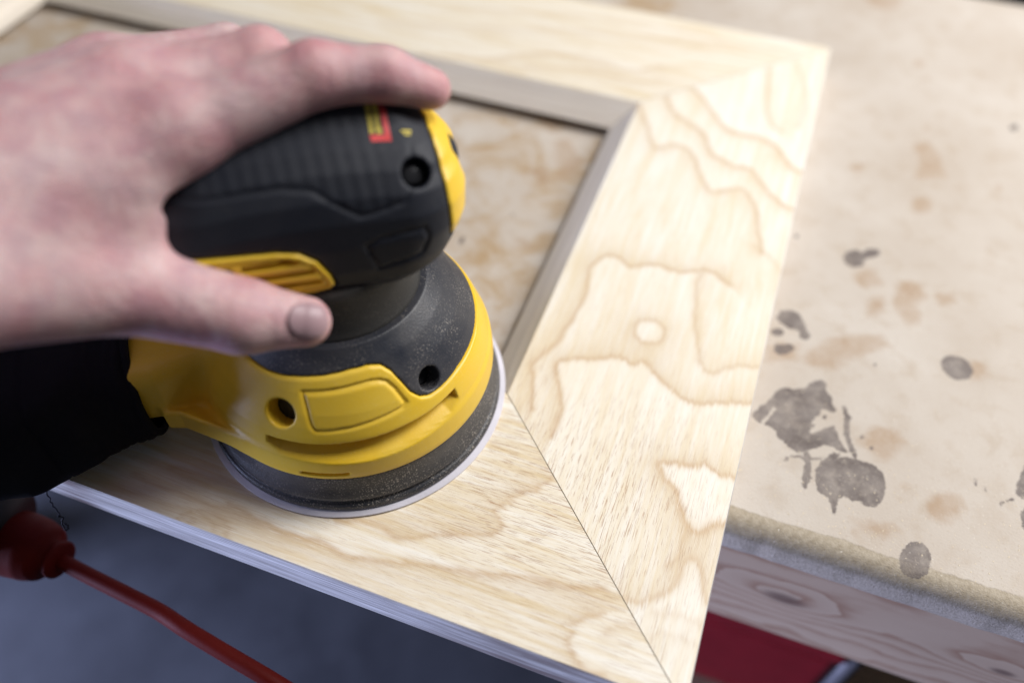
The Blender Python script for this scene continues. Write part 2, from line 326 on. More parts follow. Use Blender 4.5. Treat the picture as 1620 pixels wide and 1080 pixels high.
def lathe(name, prof, n=160, off=(0, 0, 0)):
    """closed revolve of a list of (r, z) in mm"""
    P = np.array(prof, np.float32)
    a = np.linspace(0, 2 * math.pi, n, endpoint=False)
    V = np.stack([P[:, 0][:, None] * np.cos(a), P[:, 0][:, None] * np.sin(a), np.repeat(P[:, 1][:, None], n, 1)], -1)
    m = len(P)
    i, j = np.meshgrid(np.arange(m - 1), np.arange(n), indexing='ij')
    j2 = (j + 1) % n
    Q = np.stack([i * n + j, i * n + j2, (i + 1) * n + j2, (i + 1) * n + j], -1).reshape(-1, 4)
    return mesh_quads(name, (V.reshape(-1, 3) + np.array(off)) / 1000.0, Q)


def spline(pts, n):
    """Catmull-Rom through points"""
    P = [np.array(q, float) for q in pts]
    P = [2 * P[0] - P[1]] + P + [2 * P[-1] - P[-2]]
    out = []
    for i in range(1, len(P) - 2):
        for t in np.linspace(0, 1, n, endpoint=False):
            a, b, c, d = P[i - 1], P[i], P[i + 1], P[i + 2]
            out.append(0.5 * (2 * b + (c - a) * t + (2 * a - 5 * b + 4 * c - d) * t * t + (3 * b - a - 3 * c + d) * t ** 3))
    out.append(P[-2])
    return np.array(out)


def tube(name, C, rad, n=16, caps=True):
    C = np.array(C, float)
    R = np.broadcast_to(np.array(rad, float), (len(C),))
    T = np.gradient(C, axis=0)
    T /= np.linalg.norm(T, axis=1)[:, None] + 1e-12
    u = np.cross(T[0], (0, 0, 1.0))
    if np.linalg.norm(u) < 1e-3:
        u = np.cross(T[0], (0, 1.0, 0))
    V = []
    a = np.linspace(0, 2 * math.pi, n, endpoint=False)
    for i in range(len(C)):
        u = u - T[i] * (u @ T[i])
        u /= np.linalg.norm(u)
        v = np.cross(T[i], u)
        V.append(C[i] + R[i] * (np.cos(a)[:, None] * u + np.sin(a)[:, None] * v))
    V = np.concatenate(V)
    F = []
    for i in range(len(C) - 1):
        for j in range(n):
            j2 = (j + 1) % n
            F.append((i * n + j, i * n + j2, (i + 1) * n + j2, (i + 1) * n + j))
    if caps:
        F.append(tuple(range(n - 1, -1, -1)))
        F.append(tuple((len(C) - 1) * n + j for j in range(n)))
    return mesh_from(name, V, F)


def box_mesh(name, x0, x1, y0, y1, z0, z1, bev=0.0):
    import bmesh
    bm = bmesh.new()
    bmesh.ops.create_cube(bm, size=1.0)
    for v in bm.verts:
        v.co = ((x0 + x1) / 2 + v.co.x * (x1 - x0), (y0 + y1) / 2 + v.co.y * (y1 - y0), (z0 + z1) / 2 + v.co.z * (z1 - z0))
    if bev > 0:
        bmesh.ops.bevel(bm, geom=list(bm.edges), offset=bev, segments=3, affect='EDGES', profile=0.5)
    me = bpy.data.meshes.new(name)
    bm.to_mesh(me)
    bm.free()
    return me


def bumpy(n, octaves=((3, 1.0), (7, .5), (15, .25)), seed=0):
    r = np.random.default_rng(seed)
    x = np.linspace(0, 1, n)
    y = np.zeros(n)
    for f, a in octaves:
        y += a * np.interp(x, np.linspace(0, 1, f + 1), r.uniform(-1, 1, f + 1))
    return y


# ------------------------------------------------------------------ node material helpers
class NT:
    def __init__(self, name):
        self.mat = bpy.data.materials.new(name)
        self.mat.use_nodes = True
        self.t = self.mat.node_tree
        self.b = self.t.nodes["Principled BSDF"]
        self.co = None

    def n(self, typ, **kw):
        x = self.t.nodes.new(typ)
        for k, v in kw.items():
            setattr(x, k, v)
        return x

    def put(self, sock, v):
        if hasattr(v, 'is_linked') or hasattr(v, 'links'):
            self.t.links.new(v, sock)
        else:
            sock.default_value = v

    def coords(self, scale=(1, 1, 1), rot=(0, 0, 0), loc=(0, 0, 0)):
        tc = self.n("ShaderNodeTexCoord")
        m = self.n("ShaderNodeMapping")
        self.t.links.new(tc.outputs["Object"], m.inputs["Vector"])
        m.inputs["Scale"].default_value = scale
        m.inputs["Rotation"].default_value = rot
        m.inputs["Location"].default_value = loc
        return m.outputs[0]

    def noise(self, vec, scale, detail=3.0, rough=0.5, dist=0.0):
        x = self.n("ShaderNodeTexNoise")
        self.t.links.new(vec, x.inputs["Vector"])
        x.inputs["Scale"].default_value = scale
        x.inputs["Detail"].default_value = detail
        x.inputs["Roughness"].default_value = rough
        x.inputs["Distortion"].default_value = dist
        return x.outputs[0]

    def ramp(self, v, *stops):
        r = self.n("ShaderNodeValToRGB")
        e = r.color_ramp.elements
        while len(e) > 1:
            e.remove(e[-1])
        for i, (p, c) in enumerate(stops):
            if not hasattr(c, '__len__'):
                c = (c, c, c, 1)
            elif len(c) == 3:
                c = (*c, 1)
            if i == 0:
                e[0].position, e[0].color = p, c
            else:
                e.new(p).color = c
        self.t.links.new(v, r.inputs[0])
        return r.outputs[0]

    def math(self, op, a, b=None, clamp=False):
        m = self.n("ShaderNodeMath", operation=op, use_clamp=clamp)
        self.put(m.inputs[0], a)
        if b is not None:
            self.put(m.inputs[1], b)
        return m.outputs[0]

    def mix(self, fac, a, b, blend='MIX'):
        m = self.n("ShaderNodeMix", data_type='RGBA', blend_type=blend)
        self.put(m.inputs[0], fac)
        for s, v in ((m.inputs[6], a), (m.inputs[7], b)):
            if hasattr(v, '__len__') and not hasattr(v, 'links'):
                v = (*v, 1) if len(v) == 3 else v
            self.put(s, v)
        return m.outputs[2]

    def attr(self, name):
        a = self.n("ShaderNodeAttribute", attribute_name=name)
        return a.outputs["Fac"]

    def bump(self, h, strength=0.3, dist=0.001, prev=None):
        b = self.n("ShaderNodeBump")
        b.inputs["Strength"].default_value = strength
        b.inputs["Distance"].default_value = dist
        self.t.links.new(h, b.inputs["Height"])
        if prev is not None:
            self.t.links.new(prev, b.inputs["Normal"])
        self.t.links.new(b.outputs[0], self.b.inputs["Normal"])
        return b.outputs[0]

    def set(self, **kw):
        for k, v in kw.items():
            s = self.b.inputs[k.replace('_', ' ')]
            if hasattr(v, '__len__') and not hasattr(v, 'links') and len(v) == 3 and s.type == 'RGBA':
                v = (*v, 1)
            self.put(s, v)
        return self.mat


def mat_wood_face(name, along, base=(0.80, 0.705, 0.535), tanc=(0.56, 0.385, 0.18), white=(0.89, 0.87, 0.81)):
    """figured pale wood: growth-ring field comes as point attributes, pores and streaks from noise"""
    k = NT(name)
    sc = (1, 1, 1)
    A, C = (5.0, 80.0) if along == 'x' else (80.0, 5.0)
    streak = k.noise(k.coords((A, C, 20)), 4.0, 4, .6, .3)
    A2, C2 = (125.0, 3000.0) if along == 'x' else (3000.0, 125.0)
    pore = k.noise(k.coords((A2, C2, 300)), 1.0, 2, .55, .25)
    pore2 = k.noise(k.coords((A2 * .55, C2 * .55, 300), loc=(3, 5, 1)), 1.0, 2, .6, .4)
    cloud = k.noise(k.coords((1, 1, 1)), 28.0, 2, .5)
    col = k.mix(k.ramp(streak, (.34, 0), (.66, .85)), base, white)
    col = k.mix(k.math('MULTIPLY', k.attr("light"), .9, True), col, white)
    dk = k.math('MULTIPLY', k.attr("dark"), k.math('ADD', k.math('MULTIPLY', streak, .7), .45), True)
    col = k.mix(dk, col, tanc)
    col = k.mix(k.math('MULTIPLY', k.attr("pink"), .30, True), col, (0.56, 0.36, 0.22))
    pm = k.math('MULTIPLY', k.ramp(pore, (.575, 0), (.65, 1)), k.math('ADD', k.attr("pore"), .12, True))
    pm2 = k.math('MULTIPLY', k.ramp(pore2, (.61, 0), (.68, .9)), k.attr("pore"))
    pm = k.math('MULTIPLY', k.math('MAXIMUM', pm, pm2), k.ramp(cloud, (.3, .35), (.6, 1)))
    col = k.mix(k.math('MULTIPLY', pm, .75), col, (0.42, 0.235, 0.13))
    lt = k.math('MULTIPLY', k.ramp(pore, (.30, 1), (.42, 0)), .35)
    col = k.mix(lt, col, (0.92, 0.89, 0.82))
    h = k.math('SUBTRACT', k.math('MULTIPLY', streak, .25), pm)
    k.bump(h, .35, .0004)
    return k.set(Base_Color=col, Roughness=0.46, Specular_IOR_Level=0.4)


def mat_wood_edge(name, along, c0, c1, freq=1.0, stain=False):
    k = NT(name)
    A, C = (28.0, 1300.0) if along == 'x' else (1300.0, 28.0)
    v = k.coords((A * freq, C * freq, 1300 * freq))
    s = k.noise(v, 1.0, 3, .6, .2)
    A3, C3 = (1.5, 60.0) if along == 'x' else (60.0, 1.5)
    s2 = k.noise(k.coords((A3, C3, 90)), 2.0, 3, .5, .3)
    col = k.mix(k.ramp(s, (.35, 0), (.65, 1)), c0, c1)
    col = k.mix(k.math('MULTIPLY', k.ramp(s2, (.4, 0), (.7, 1)), .35), col, tuple(x * .6 for x in c0))
    if stain:
        tc = k.n("ShaderNodeTexCoord")
        sp = k.n("ShaderNodeSeparateXYZ")
        k.t.links.new(tc.outputs["Object"], sp.inputs[0])
        st = k.noise(k.coords((14, 7, 160)), 1.0, 4, .6)
        for x0, wd in ((.045, .040), (-.150, .010)):
            dx = k.math('DIVIDE', k.math('SUBTRACT', sp.outputs[0], x0), wd)
            g = k.math('POWER', 2.718, k.math('MULTIPLY', k.math('MULTIPLY', dx, dx), -1.0))
            col = k.mix(k.math('MULTIPLY', g, k.ramp(st, (.38, 0), (.60, .85))), col, (0.15, 0.10, 0.09))
    k.bump(s, .8, .0006)
    return k.set(Base_Color=col, Roughness=0.6, Specular_IOR_Level=0.25)


def mat_plain(name, col, rough=0.5, spec=0.5, metal=0.0, bump=0.0, bscale=900.0):
    k = NT(name)
    v = k.coords()
    nz = k.noise(v, 60.0, 3, .5)
    c = k.mix(k.ramp(nz, (.3, 0), (.7, 1)), tuple(x * .9 for x in col), tuple(min(1, x * 1.08) for x in col))
    if bump > 0:
        k.bump(k.noise(v, bscale, 2, .5), bump, .0004)
    return k.set(Base_Color=c, Roughness=rough, Specular_IOR_Level=spec, Metallic=metal)


def mat_dusty(name, col, dust=(0.30, 0.27, 0.24), amount=1.0, rough=0.5, bump=.25, spec=.45):
    """dark plastic carrying specks and smears of fine sanding dust"""
    k = NT(name)
    v = k.coords()
    speck = k.noise(v, 1500.0, 2, .5)
    cl = k.noise(v, 55.0, 3, .6)
    film = k.noise(v, 26.0, 4, .6, .6)
    m = k.math('MULTIPLY', k.ramp(speck, (.56, 0), (.68, 1)), k.ramp(cl, (.38, 0), (.62, 1)))
    c = k.mix(k.math('MULTIPLY', k.ramp(film, (.35, 0), (.75, 1)), .16 * amount), col, dust)
    c = k.mix(k.math('MULTIPLY', m, .6 * amount), c, dust)
    k.bump(k.noise(v, 1100.0, 2, .5), bump, .0003)
    r = k.ramp(film, (.3, rough - .08), (.7, rough + .15))
    return k.set(Base_Color=c, Roughness=r, Specular_IOR_Level=spec)


def mat_yellow(name):
    k = NT(name)
    v = k.coords()
    film = k.noise(v, 30.0, 4, .6, .4)
    fine = k.noise(v, 1300.0, 2, .5)
    c = k.mix(k.ramp(film, (.3, 0), (.75, 1)), (0.80, 0.50, 0.012), (0.74, 0.51, 0.06))
    c = k.mix(k.math('MULTIPLY', k.ramp(fine, (.60, 0), (.70, 1)), .14), c, (0.78, 0.66, 0.35))
    k.bump(fine, .12, .0003)
    return k.set(Base_Color=c, Roughness=k.ramp(film, (.3, .34), (.7, .50)), Specular_IOR_Level=0.5)


def mat_skin():
    k = NT("skin")
    v = k.coords()
    n1 = k.noise(v, 60.0, 4, .6, .5)
    n2 = k.noise(v, 140.0, 3, .55)
    c = k.mix(k.ramp(n1, (.36, 0), (.64, 1)), (0.59, 0.44, 0.435), (0.51, 0.28, 0.30))
    c = k.mix(k.math('MULTIPLY', k.ramp(n2, (.42, 0), (.66, 1)), .45), c, (0.39, 0.24, 0.285))
    c = k.mix(k.math('MULTIPLY', k.attr("red"), .75, True), c, (0.54, 0.19, 0.20))
    cr = k.n("ShaderNodeTexVoronoi", feature='DISTANCE_TO_EDGE')
    cr.inputs["Scale"].default_value = 700.0
    k.t.links.new(v, cr.inputs["Vector"])
    hb = k.math('ADD', k.math('MULTIPLY', k.ramp(cr.outputs[0], (0, 0), (.12, 1)), .35), n2)
    bb = k.bump(hb, .35, .0009)
    k.bump(k.noise(k.coords((1.0, 1.6, 1.0)), 170.0, 3, .6, .8), .28, .0016, bb)
    m = k.set(Base_Color=c, Roughness=0.48, Specular_IOR_Level=0.45)
    k.b.inputs["Subsurface Weight"].default_value = 0.22
    k.b.inputs["Subsurface Radius"].default_value = (1.0, 0.35, 0.2)
    k.b.inputs["Subsurface Scale"].default_value = 0.0035
    return m


def mat_bench():
    k = NT("bench_fibreboard")
    v = k.coords()
    n1 = k.noise(v, 14.0, 4, .6)
    n2 = k.noise(v, 70.0, 4, .65, .3)
    n3 = k.noise(v, 900.0, 2, .5)
    nb = k.noise(v, 240.0, 3, .6)
    sealed = k.mix(k.ramp(n1, (.3, 0), (.7, 1)), (0.48, 0.415, 0.35), (0.57, 0.52, 0.465))
    sealed = k.mix(k.math('MULTIPLY', k.ramp(n2, (.50, 0), (.75, 1)), .45), sealed, (0.40, 0.31, 0.22))
    sealed = k.mix(k.math('MULTIPLY', k.ramp(n3, (.62, 0), (.72, 1)), .35), sealed, (0.35, 0.26, 0.18))
    # blotchy patch inside the frame opening
    sealed = k.mix(k.math('MULTIPLY', k.attr("worn"), k.ramp(k.noise(v, 36.0, 4, .65, .5), (.45, 0), (.66, .85))), sealed, (0.40, 0.27, 0.14))
    jit = k.math('ADD', k.math('MULTIPLY', k.math('SUBTRACT', nb, .5), 2.4), k.math('MULTIPLY', k.math('SUBTRACT', k.noise(v, 800.0, 3, .7), .5), 2.2))
    tj = k.math('MULTIPLY', k.math('SUBTRACT', k.noise(v, 110.0, 4, .65, .4), .5), 9.0)
    tn = k.ramp(k.math('ADD', k.math('MULTIPLY', k.math('ADD', k.attr("tan"), tj), .12), .5), (.18, 1), (.68, 0))
    sealed = k.mix(k.math('MULTIPLY', tn, k.ramp(n2, (.3, .30), (.7, .75))), sealed, (0.38, 0.26, 0.165))
    sd = k.ramp(k.math('ADD', k.math('MULTIPLY', k.math('ADD', k.attr("stain"), jit), .5), .5), (.36, 1), (.60, 0))
    raw = k.mix(k.ramp(k.noise(v, 420.0, 3, .6), (.3, 0), (.7, 1)), (0.33, 0.275, 0.20), (0.46, 0.40, 0.315))
    rawm = k.ramp(k.math('ADD', k.attr("edge"), k.math('MULTIPLY', k.math('SUBTRACT', k.noise(k.coords((38, 9, 40)), 1.0, 5, .66), .5), .75)), (.46, 0), (.54, 1))
    dusty = k.attr("fuzz")
    c = k.mix(rawm, sealed, raw)
    c = k.mix(k.math('MULTIPLY', dusty, k.ramp(k.noise(v, 700.0, 2, .5), (.25, .25), (.6, 1))), c, (0.60, 0.52, 0.43))
    stc = k.mix(k.ramp(k.noise(v, 75.0, 4, .65), (.35, 0), (.65, 1)), (0.115, 0.092, 0.085), (0.215, 0.185, 0.17))
    stc = k.mix(k.ramp(n3, (.60, 0), (.72, .6)), stc, (0.30, 0.26, 0.23))
    c = k.mix(k.math('MULTIPLY', sd, k.ramp(k.noise(v, 130.0, 4, .7), (.30, .60), (.55, .96))), c, stc)
    fl = k.math('MULTIPLY', k.ramp(n3, (.24, 1), (.32, 0)), k.ramp(n2, (.4, 0), (.55, .8)))
    c = k.mix(fl, c, (0.80, 0.76, 0.68))
    k.bump(k.math('ADD', k.math('MULTIPLY', n3, .5), k.math('MULTIPLY', rawm, k.noise(v, 1400.0, 2, .5))), .35, .0006)
    return k.set(Base_Color=c, Roughness=0.62, Specular_IOR_Level=0.25)


def mat_apron():
    k = NT("apron_pine")
    # a softwood face with two knots: rings around knot centres blended into long grain
    tc = k.n("ShaderNodeTexCoord")
    sep = k.n("ShaderNodeSeparateXYZ")
    k.t.links.new(tc.outputs["Object"], sep.inputs[0])
    x, z = sep.outputs[0], sep.outputs[2]
    warp = k.noise(k.coords((18, 18, 40)), 1.0, 3, .5)
    field = k.math('MULTIPLY', z, 55.0)
    for cx, cz, sx, sz, a in ((0.141, -0.050, .026, .011, 2.6), (0.232, -0.052, .020, .008, 2.2), (0.06, -0.06, .03, .012, 2.4)):
        dx = k.math('DIVIDE', k.math('SUBTRACT', x, cx), sx)
        dz = k.math('DIVIDE', k.math('SUBTRACT', z, cz), sz)
        r2 = k.math('ADD', k.math('MULTIPLY', dx, dx), k.math('MULTIPLY', dz, dz))
        field = k.math('ADD', field, k.math('MULTIPLY', k.math('POWER', 2.718, k.math('MULTIPLY', r2, -.5)), a))
    field = k.math('ADD', field, k.math('MULTIPLY', warp, 2.2))
    ring = k.math('FRACT', k.math('MULTIPLY', field, 1.25))
    line = k.ramp(ring, (0, 0), (.55, .15), (.93, .9), (1, 0))
    c = k.mix(line, (0.58, 0.44, 0.32), (0.38, 0.225, 0.15))
    for cx, cz, sx, sz in ((0.139, -0.0515, .0085, .0040), (0.232, -0.052, .0045, .0022)):
        dx = k.math('DIVIDE', k.math('SUBTRACT', x, cx), sx)
        dz = k.math('DIVIDE', k.math('SUBTRACT', z, cz), sz)
        r2 = k.math('ADD', k.math('MULTIPLY', dx, dx), k.math('MULTIPLY', dz, dz))
        m = k.math('POWER', 2.718, k.math('MULTIPLY', k.math('MULTIPLY', r2, r2), -.6))
        c = k.mix(k.math('MULTIPLY', m, .8), c, (0.16, 0.10, 0.08))
    k.bump(k.noise(k.coords((20, 400, 700)), 1.0, 2, .5), .3, .0005)
    return k.set(Base_Color=c, Roughness=0.6, Specular_IOR_Level=0.25)


def mat_floor():
    k = NT("concrete")
    v = k.coords()
    a = k.noise(v, 7.0, 5, .65)
    b = k.noise(v, 22.0, 4, .65)
    c = k.mix(k.ramp(a, (.3, 0), (.7, 1)), (0.015, 0.017, 0.024), (0.050, 0.054, 0.066))
    c = k.mix(k.ramp(b, (.55, 0), (.75, .7)), c, (0.075, 0.08, 0.095))
    k.bump(b, .3, .003)
    return k.set(Base_Color=c, Roughness=0.6)

# ------------------------------------------------------------------ materials
M_FACE_Y = mat_wood_face("figured_wood_long_y", 'y')
M_FACE_X = mat_wood_face("figured_wood_long_x", 'x', base=(0.74, 0.62, 0.42), tanc=(0.50, 0.33, 0.145))
M_BEV_Y = mat_wood_edge("bevel_wood_y", 'y', (0.78, 0.69, 0.58), (0.90, 0.84, 0.74))
M_BEV_X = mat_wood_edge("bevel_wood_x", 'x', (0.78, 0.69, 0.58), (0.90, 0.84, 0.74))
M_EDGE_X = mat_wood_edge("edge_wood_x", 'x', (0.42, 0.39, 0.37), (0.93, 0.91, 0.89), stain=True)
M_EDGE_Y = mat_wood_edge("edge_wood_y", 'y', (0.42, 0.39, 0.37), (0.93, 0.91, 0.89))
M_BENCH = mat_bench()
M_APRON = mat_apron()
M_PINE = mat_wood_edge("leg_pine", 'x', (0.42, 0.32, 0.22), (0.52, 0.41, 0.30), .3)
M_FLOOR = mat_floor()
M_YEL = mat_yellow("yellow_plastic")
M_COVER = mat_dusty("black_cover_plastic", (0.016, 0.019, 0.029), amount=1.0, rough=.42)
M_GRIP = mat_dusty("black_grip_rubber", (0.010, 0.0125, 0.021), amount=.10, rough=.55, bump=.12, spec=.35)
M_NECK = mat_dusty("neck_plastic", (0.035, 0.034, 0.032), amount=.35, rough=.6)
M_SKIRT = mat_dusty("dust_skirt_rubber", (0.022, 0.024, 0.030), amount=1.7, rough=.45, bump=.5)
M_PAPER = mat_plain("sanding_disc_paper", (0.62, 0.60, 0.66), .8, .2, bump=.3)
M_SCREW = mat_plain("dark_steel", (0.05, 0.05, 0.055), .4, .5, .5)
M_RED = mat_plain("red_print", (0.55, 0.020, 0.022), .45)
M_PRINT = mat_plain("yellow_print", (0.62, 0.50, 0.05), .5)
M_BAG = mat_plain("black_cloth", (0.007, 0.007, 0.010), .85, .2, bump=.6, bscale=1600.0)
M_THREAD = mat_plain("black_thread", (0.012, 0.012, 0.02), .8, .2)
M_CORD = mat_plain("red_cord_rubber", (0.10, 0.0045, 0.002), .6, .15, bump=.1)
M_PLUG = mat_plain("black_plug_rubber", (0.012, 0.012, 0.013), .5, .4, bump=.1)
M_BOXRED = mat_plain("red_enamel", (0.20, 0.010, 0.016), .45, .4)
M_STEEL = mat_plain("zinc_corner", (0.11, 0.105, 0.115), .6, .4, .2)
M_SKIN = mat_skin()
M_NAIL = mat_plain("nail", (0.35, 0.23, 0.25), .4, .45)

# ------------------------------------------------------------------ floor
fl = link("floor", mesh_from("floor", [(-8, -8, -.9), (8, -8, -.9), (8, 8, -.9), (-8, 8, -.9)], [(0, 1, 2, 3)], False), M_FLOOR)
tag(fl, None, None, kind="structure")

# ------------------------------------------------------------------ workbench
bench = empty("workbench", (0.1, 0.22, -0.9))
tag(bench, "workbench with a stained fibreboard top and a knotty pine apron, under the wooden frame", "workbench")


def keep(o, parent):
    """parent without moving (parents here are only translated or turned about z)"""
    o.parent = parent
    o.matrix_parent_inverse = (Matrix.Translation(parent.location) @ Matrix.Rotation(parent.rotation_euler.z, 4, 'Z')).inverted()
    return o


xs = np.unique(np.concatenate([np.linspace(-1.0, -.22, 30), np.linspace(-.22, .085, 150), np.linspace(.085, .262, 200), np.linspace(.262, .9, 30)]))
prof = [(y, 0.0) for y in np.unique(np.concatenate([np.linspace(.466, .30, 60), np.linspace(.30, -.0095, 290)]))[::-1]]
for a in np.linspace(0, math.pi / 2, 12)[1:]:
    prof.append((-.0095 - .008 * math.sin(a), -.008 + .008 * math.cos(a)))
prof += [(-.0175, -.011), (-.0175, -.0145), (-.0172, -.0178), (-.0165, -.0182), (.466, -.0182), (.472, -.0165), (.472, -.003), (.470, -.0006)]
prof = np.array(prof)
nx, npf = len(xs), len(prof)
V = np.zeros((nx, npf, 3))
V[:, :, 0] = xs[:, None]
V[:, :, 1] = prof[None, :, 0]
V[:, :, 2] = prof[None, :, 1]
wob = np.interp(xs, np.linspace(-1, .9, 300), RNG.normal(0, .00018, 300))
fr = prof[:, 1] < -.004
V[:, fr, 1] += wob[:, None]
I, J = np.meshgrid(np.arange(nx - 1), np.arange(npf), indexing='ij')
J2 = (J + 1) % npf
Q = np.stack([I * npf + J, I * npf + J2, (I + 1) * npf + J2, (I + 1) * npf + J], -1).reshape(-1, 4)
Q = Q[:, ::-1]
me = mesh_quads("bench_top", V.reshape(-1, 3), Q, True)
bx_, by_ = V[:, :, 0].ravel() * 1000, (V[:, :, 1] + .55 * V[:, :, 2]).ravel() * 1000
stain = np.full(len(bx_), 50.0, np.float32)
tanv = np.full(len(bx_), 50.0, np.float32)
up = V[:, :, 2].ravel() > -.0165
for lst, arr in ((STAIN_DARK, stain), (STAIN_TAN, tanv)):
    for poly in lst:
        P = np.array(poly)
        m = up & (bx_ > P[:, 0].min() - 12) & (bx_ < P[:, 0].max() + 12) & (by_ > P[:, 1].min() - 12) & (by_ < P[:, 1].max() + 12)
        if m.any():
            arr[m] = np.minimum(arr[m], sdf_poly(bx_[m], by_[m], poly))
attr(me, "stain", stain)
attr(me, "tan", tanv)
attr(me, "edge", np.clip((-by_ - 3.5) / 9.0, 0, 1))
attr(me, "fuzz", np.clip((-V[:, :, 2].ravel() * 1000 - 5.0) / 3.0, 0, 1) * (by_ < 0) * .9)
attr(me, "worn", np.clip((10 - bx_) / 20, 0, 1))
keep(link("top", me, M_BENCH), bench)
ap = keep(link("apron", box_mesh("apron", -.95, .85, -.0150, .0230, -.0905, -.0186, .0015), M_APRON), bench)
tag(ap, "knotty pine board under the front edge")
for lx in (-.93, .77):
    for ly in (.03, .40):
        keep(link("leg", box_mesh("leg", lx, lx + .06, ly, ly + .06, -.9, -.0188, .002), M_PINE), bench)
keep(link("shelf", box_mesh("shelf", -.95, .85, .0, .47, -.272, -.254, .002), M_PINE), bench)

# ------------------------------------------------------------------ red toolbox on the shelf under the bench
tb = empty("toolbox", (0.02, 0.11, -0.2535))
tag(tb, "dark red metal toolbox on the shelf under the bench apron", "toolbox")
keep(link("body", box_mesh("toolbox_body", -.25, .195, .012, .22, -.2535, -.160, .006), M_BOXRED), tb)
keep(link("lid", box_mesh("toolbox_lid", -.252, .197, .010, .222, -.1595, -.140, .005), M_BOXRED), tb)
keep(link("corner_guard", tube("corner_guard", [(.2005, .016, -.2530), (.2005, .016, -.20), (.2005, .016, -.150)], .005, 20), M_STEEL), tb)

# ------------------------------------------------------------------ wooden frame


def grain(x, y, lines, seed, axis):
    """growth-ring field (mm): dark ramps up to each ring line on one side, pale wood on the other"""
    n = len(x)
    dark = np.zeros(n)
    light = np.zeros(n)
    pink = np.zeros(n)
    r = np.random.default_rng(seed)
    ph = r.uniform(0, 6.3, 12)
    wx = 1.0 * np.sin(x / 5.1 + ph[0] + np.sin(y / 9 + ph[1])) + .5 * np.sin(x / 2.3 + y / 3.1 + ph[2]) + .35 * np.sin(y / 1.7 - x / 2.9 + ph[3])
    wy = 1.0 * np.sin(y / 5.7 + ph[4] + np.sin(x / 8 + ph[5])) + .5 * np.sin(y / 2.6 - x / 3.3 + ph[6]) + .35 * np.sin(x / 1.6 + y / 2.4 + ph[7])
    x2, y2 = x + .55 * wx, y + .55 * wy
    # fibres: each narrow strand is shifted a little along the board, so ring edges come out serrated
    ac, al_ = (x, y) if axis == 'y' else (y, x)
    tab = r.normal(0, 1, (4096, 64))
    ia, fa = np.floor(ac / .75).astype(int) % 4096, (al_ / 9.0) % 64
    i0 = np.floor(fa).astype(int) % 64
    fib = tab[ia, i0] * (1 - (fa - np.floor(fa))) + tab[ia, (i0 + 1) % 64] * (fa - np.floor(fa))
    if axis == 'y':
        y2 = y2 + .55 * fib
    else:
        x2 = x2 + .9 * fib
    for pts, wd, wl, ad, al in lines:
        P = spline([(a, b, 0) for a, b in pts], 5)[:, :2]
        best = np.full(n, 1e9)
        sgn = np.ones(n)
        m = (x2 > P[:, 0].min() - 40) & (x2 < P[:, 0].max() + 40) & (y2 > P[:, 1].min() - 40) & (y2 < P[:, 1].max() + 40)
        xm, ym = x2[m], y2[m]
        wxm = wx[m]
        b_, s_ = np.full(len(xm), 1e9), np.ones(len(xm))
        for i in range(len(P) - 1):
            a, e = P[i], P[i + 1] - P[i]
            w_x, w_y = xm - a[0], ym - a[1]
            tt = (w_x * e[0] + w_y * e[1]) / (e @ e + 1e-9)
            if 0 < i < len(P) - 2:
                tt = np.clip(tt, 0, 1)
            elif i == 0:
                tt = np.clip(tt, 0 if len(P) > 2 else 0, 1)
            tt = np.clip(tt, 0, 1)
            dx, dy = w_x - e[0] * tt, w_y - e[1] * tt
            d2 = dx * dx + dy * dy
            u = d2 < b_
            b_[u] = d2[u]
            s_[u] = np.sign(e[0] * w_y[u] - e[1] * w_x[u])
        d = np.sqrt(b_) * s_                  # positive: left of travel = pale side
        dk = np.where(d < 0, .72 * np.exp(d / wd) * (.86 + .14 * np.sin(d * 4.6 + wxm * .8)) + .32 * np.exp(d / .8), np.exp(-d / 1.0)) * ad
        lt = np.where(d > 0, (1 - np.exp(-d / 1.2)) * np.exp(-d / wl), 0) * al
        dark[m] = dark[m] + dk - dark[m] * np.clip(dk, 0, 1)
        light[m] = np.maximum(light[m], lt)
        pink[m] = np.maximum(pink[m], ad * np.exp(-(d / 1.4) ** 2))
    return np.clip(dark, 0, 1), np.clip(light, 0, 1), np.clip(pink, 0, 1)


frame = empty("wooden_frame", ((FR_W - FR_O - FR_W) / 2, FR_L / 2, 0))
tag(frame, "mitred pale wood frame with bold wavy grain lying on the workbench", "frame")


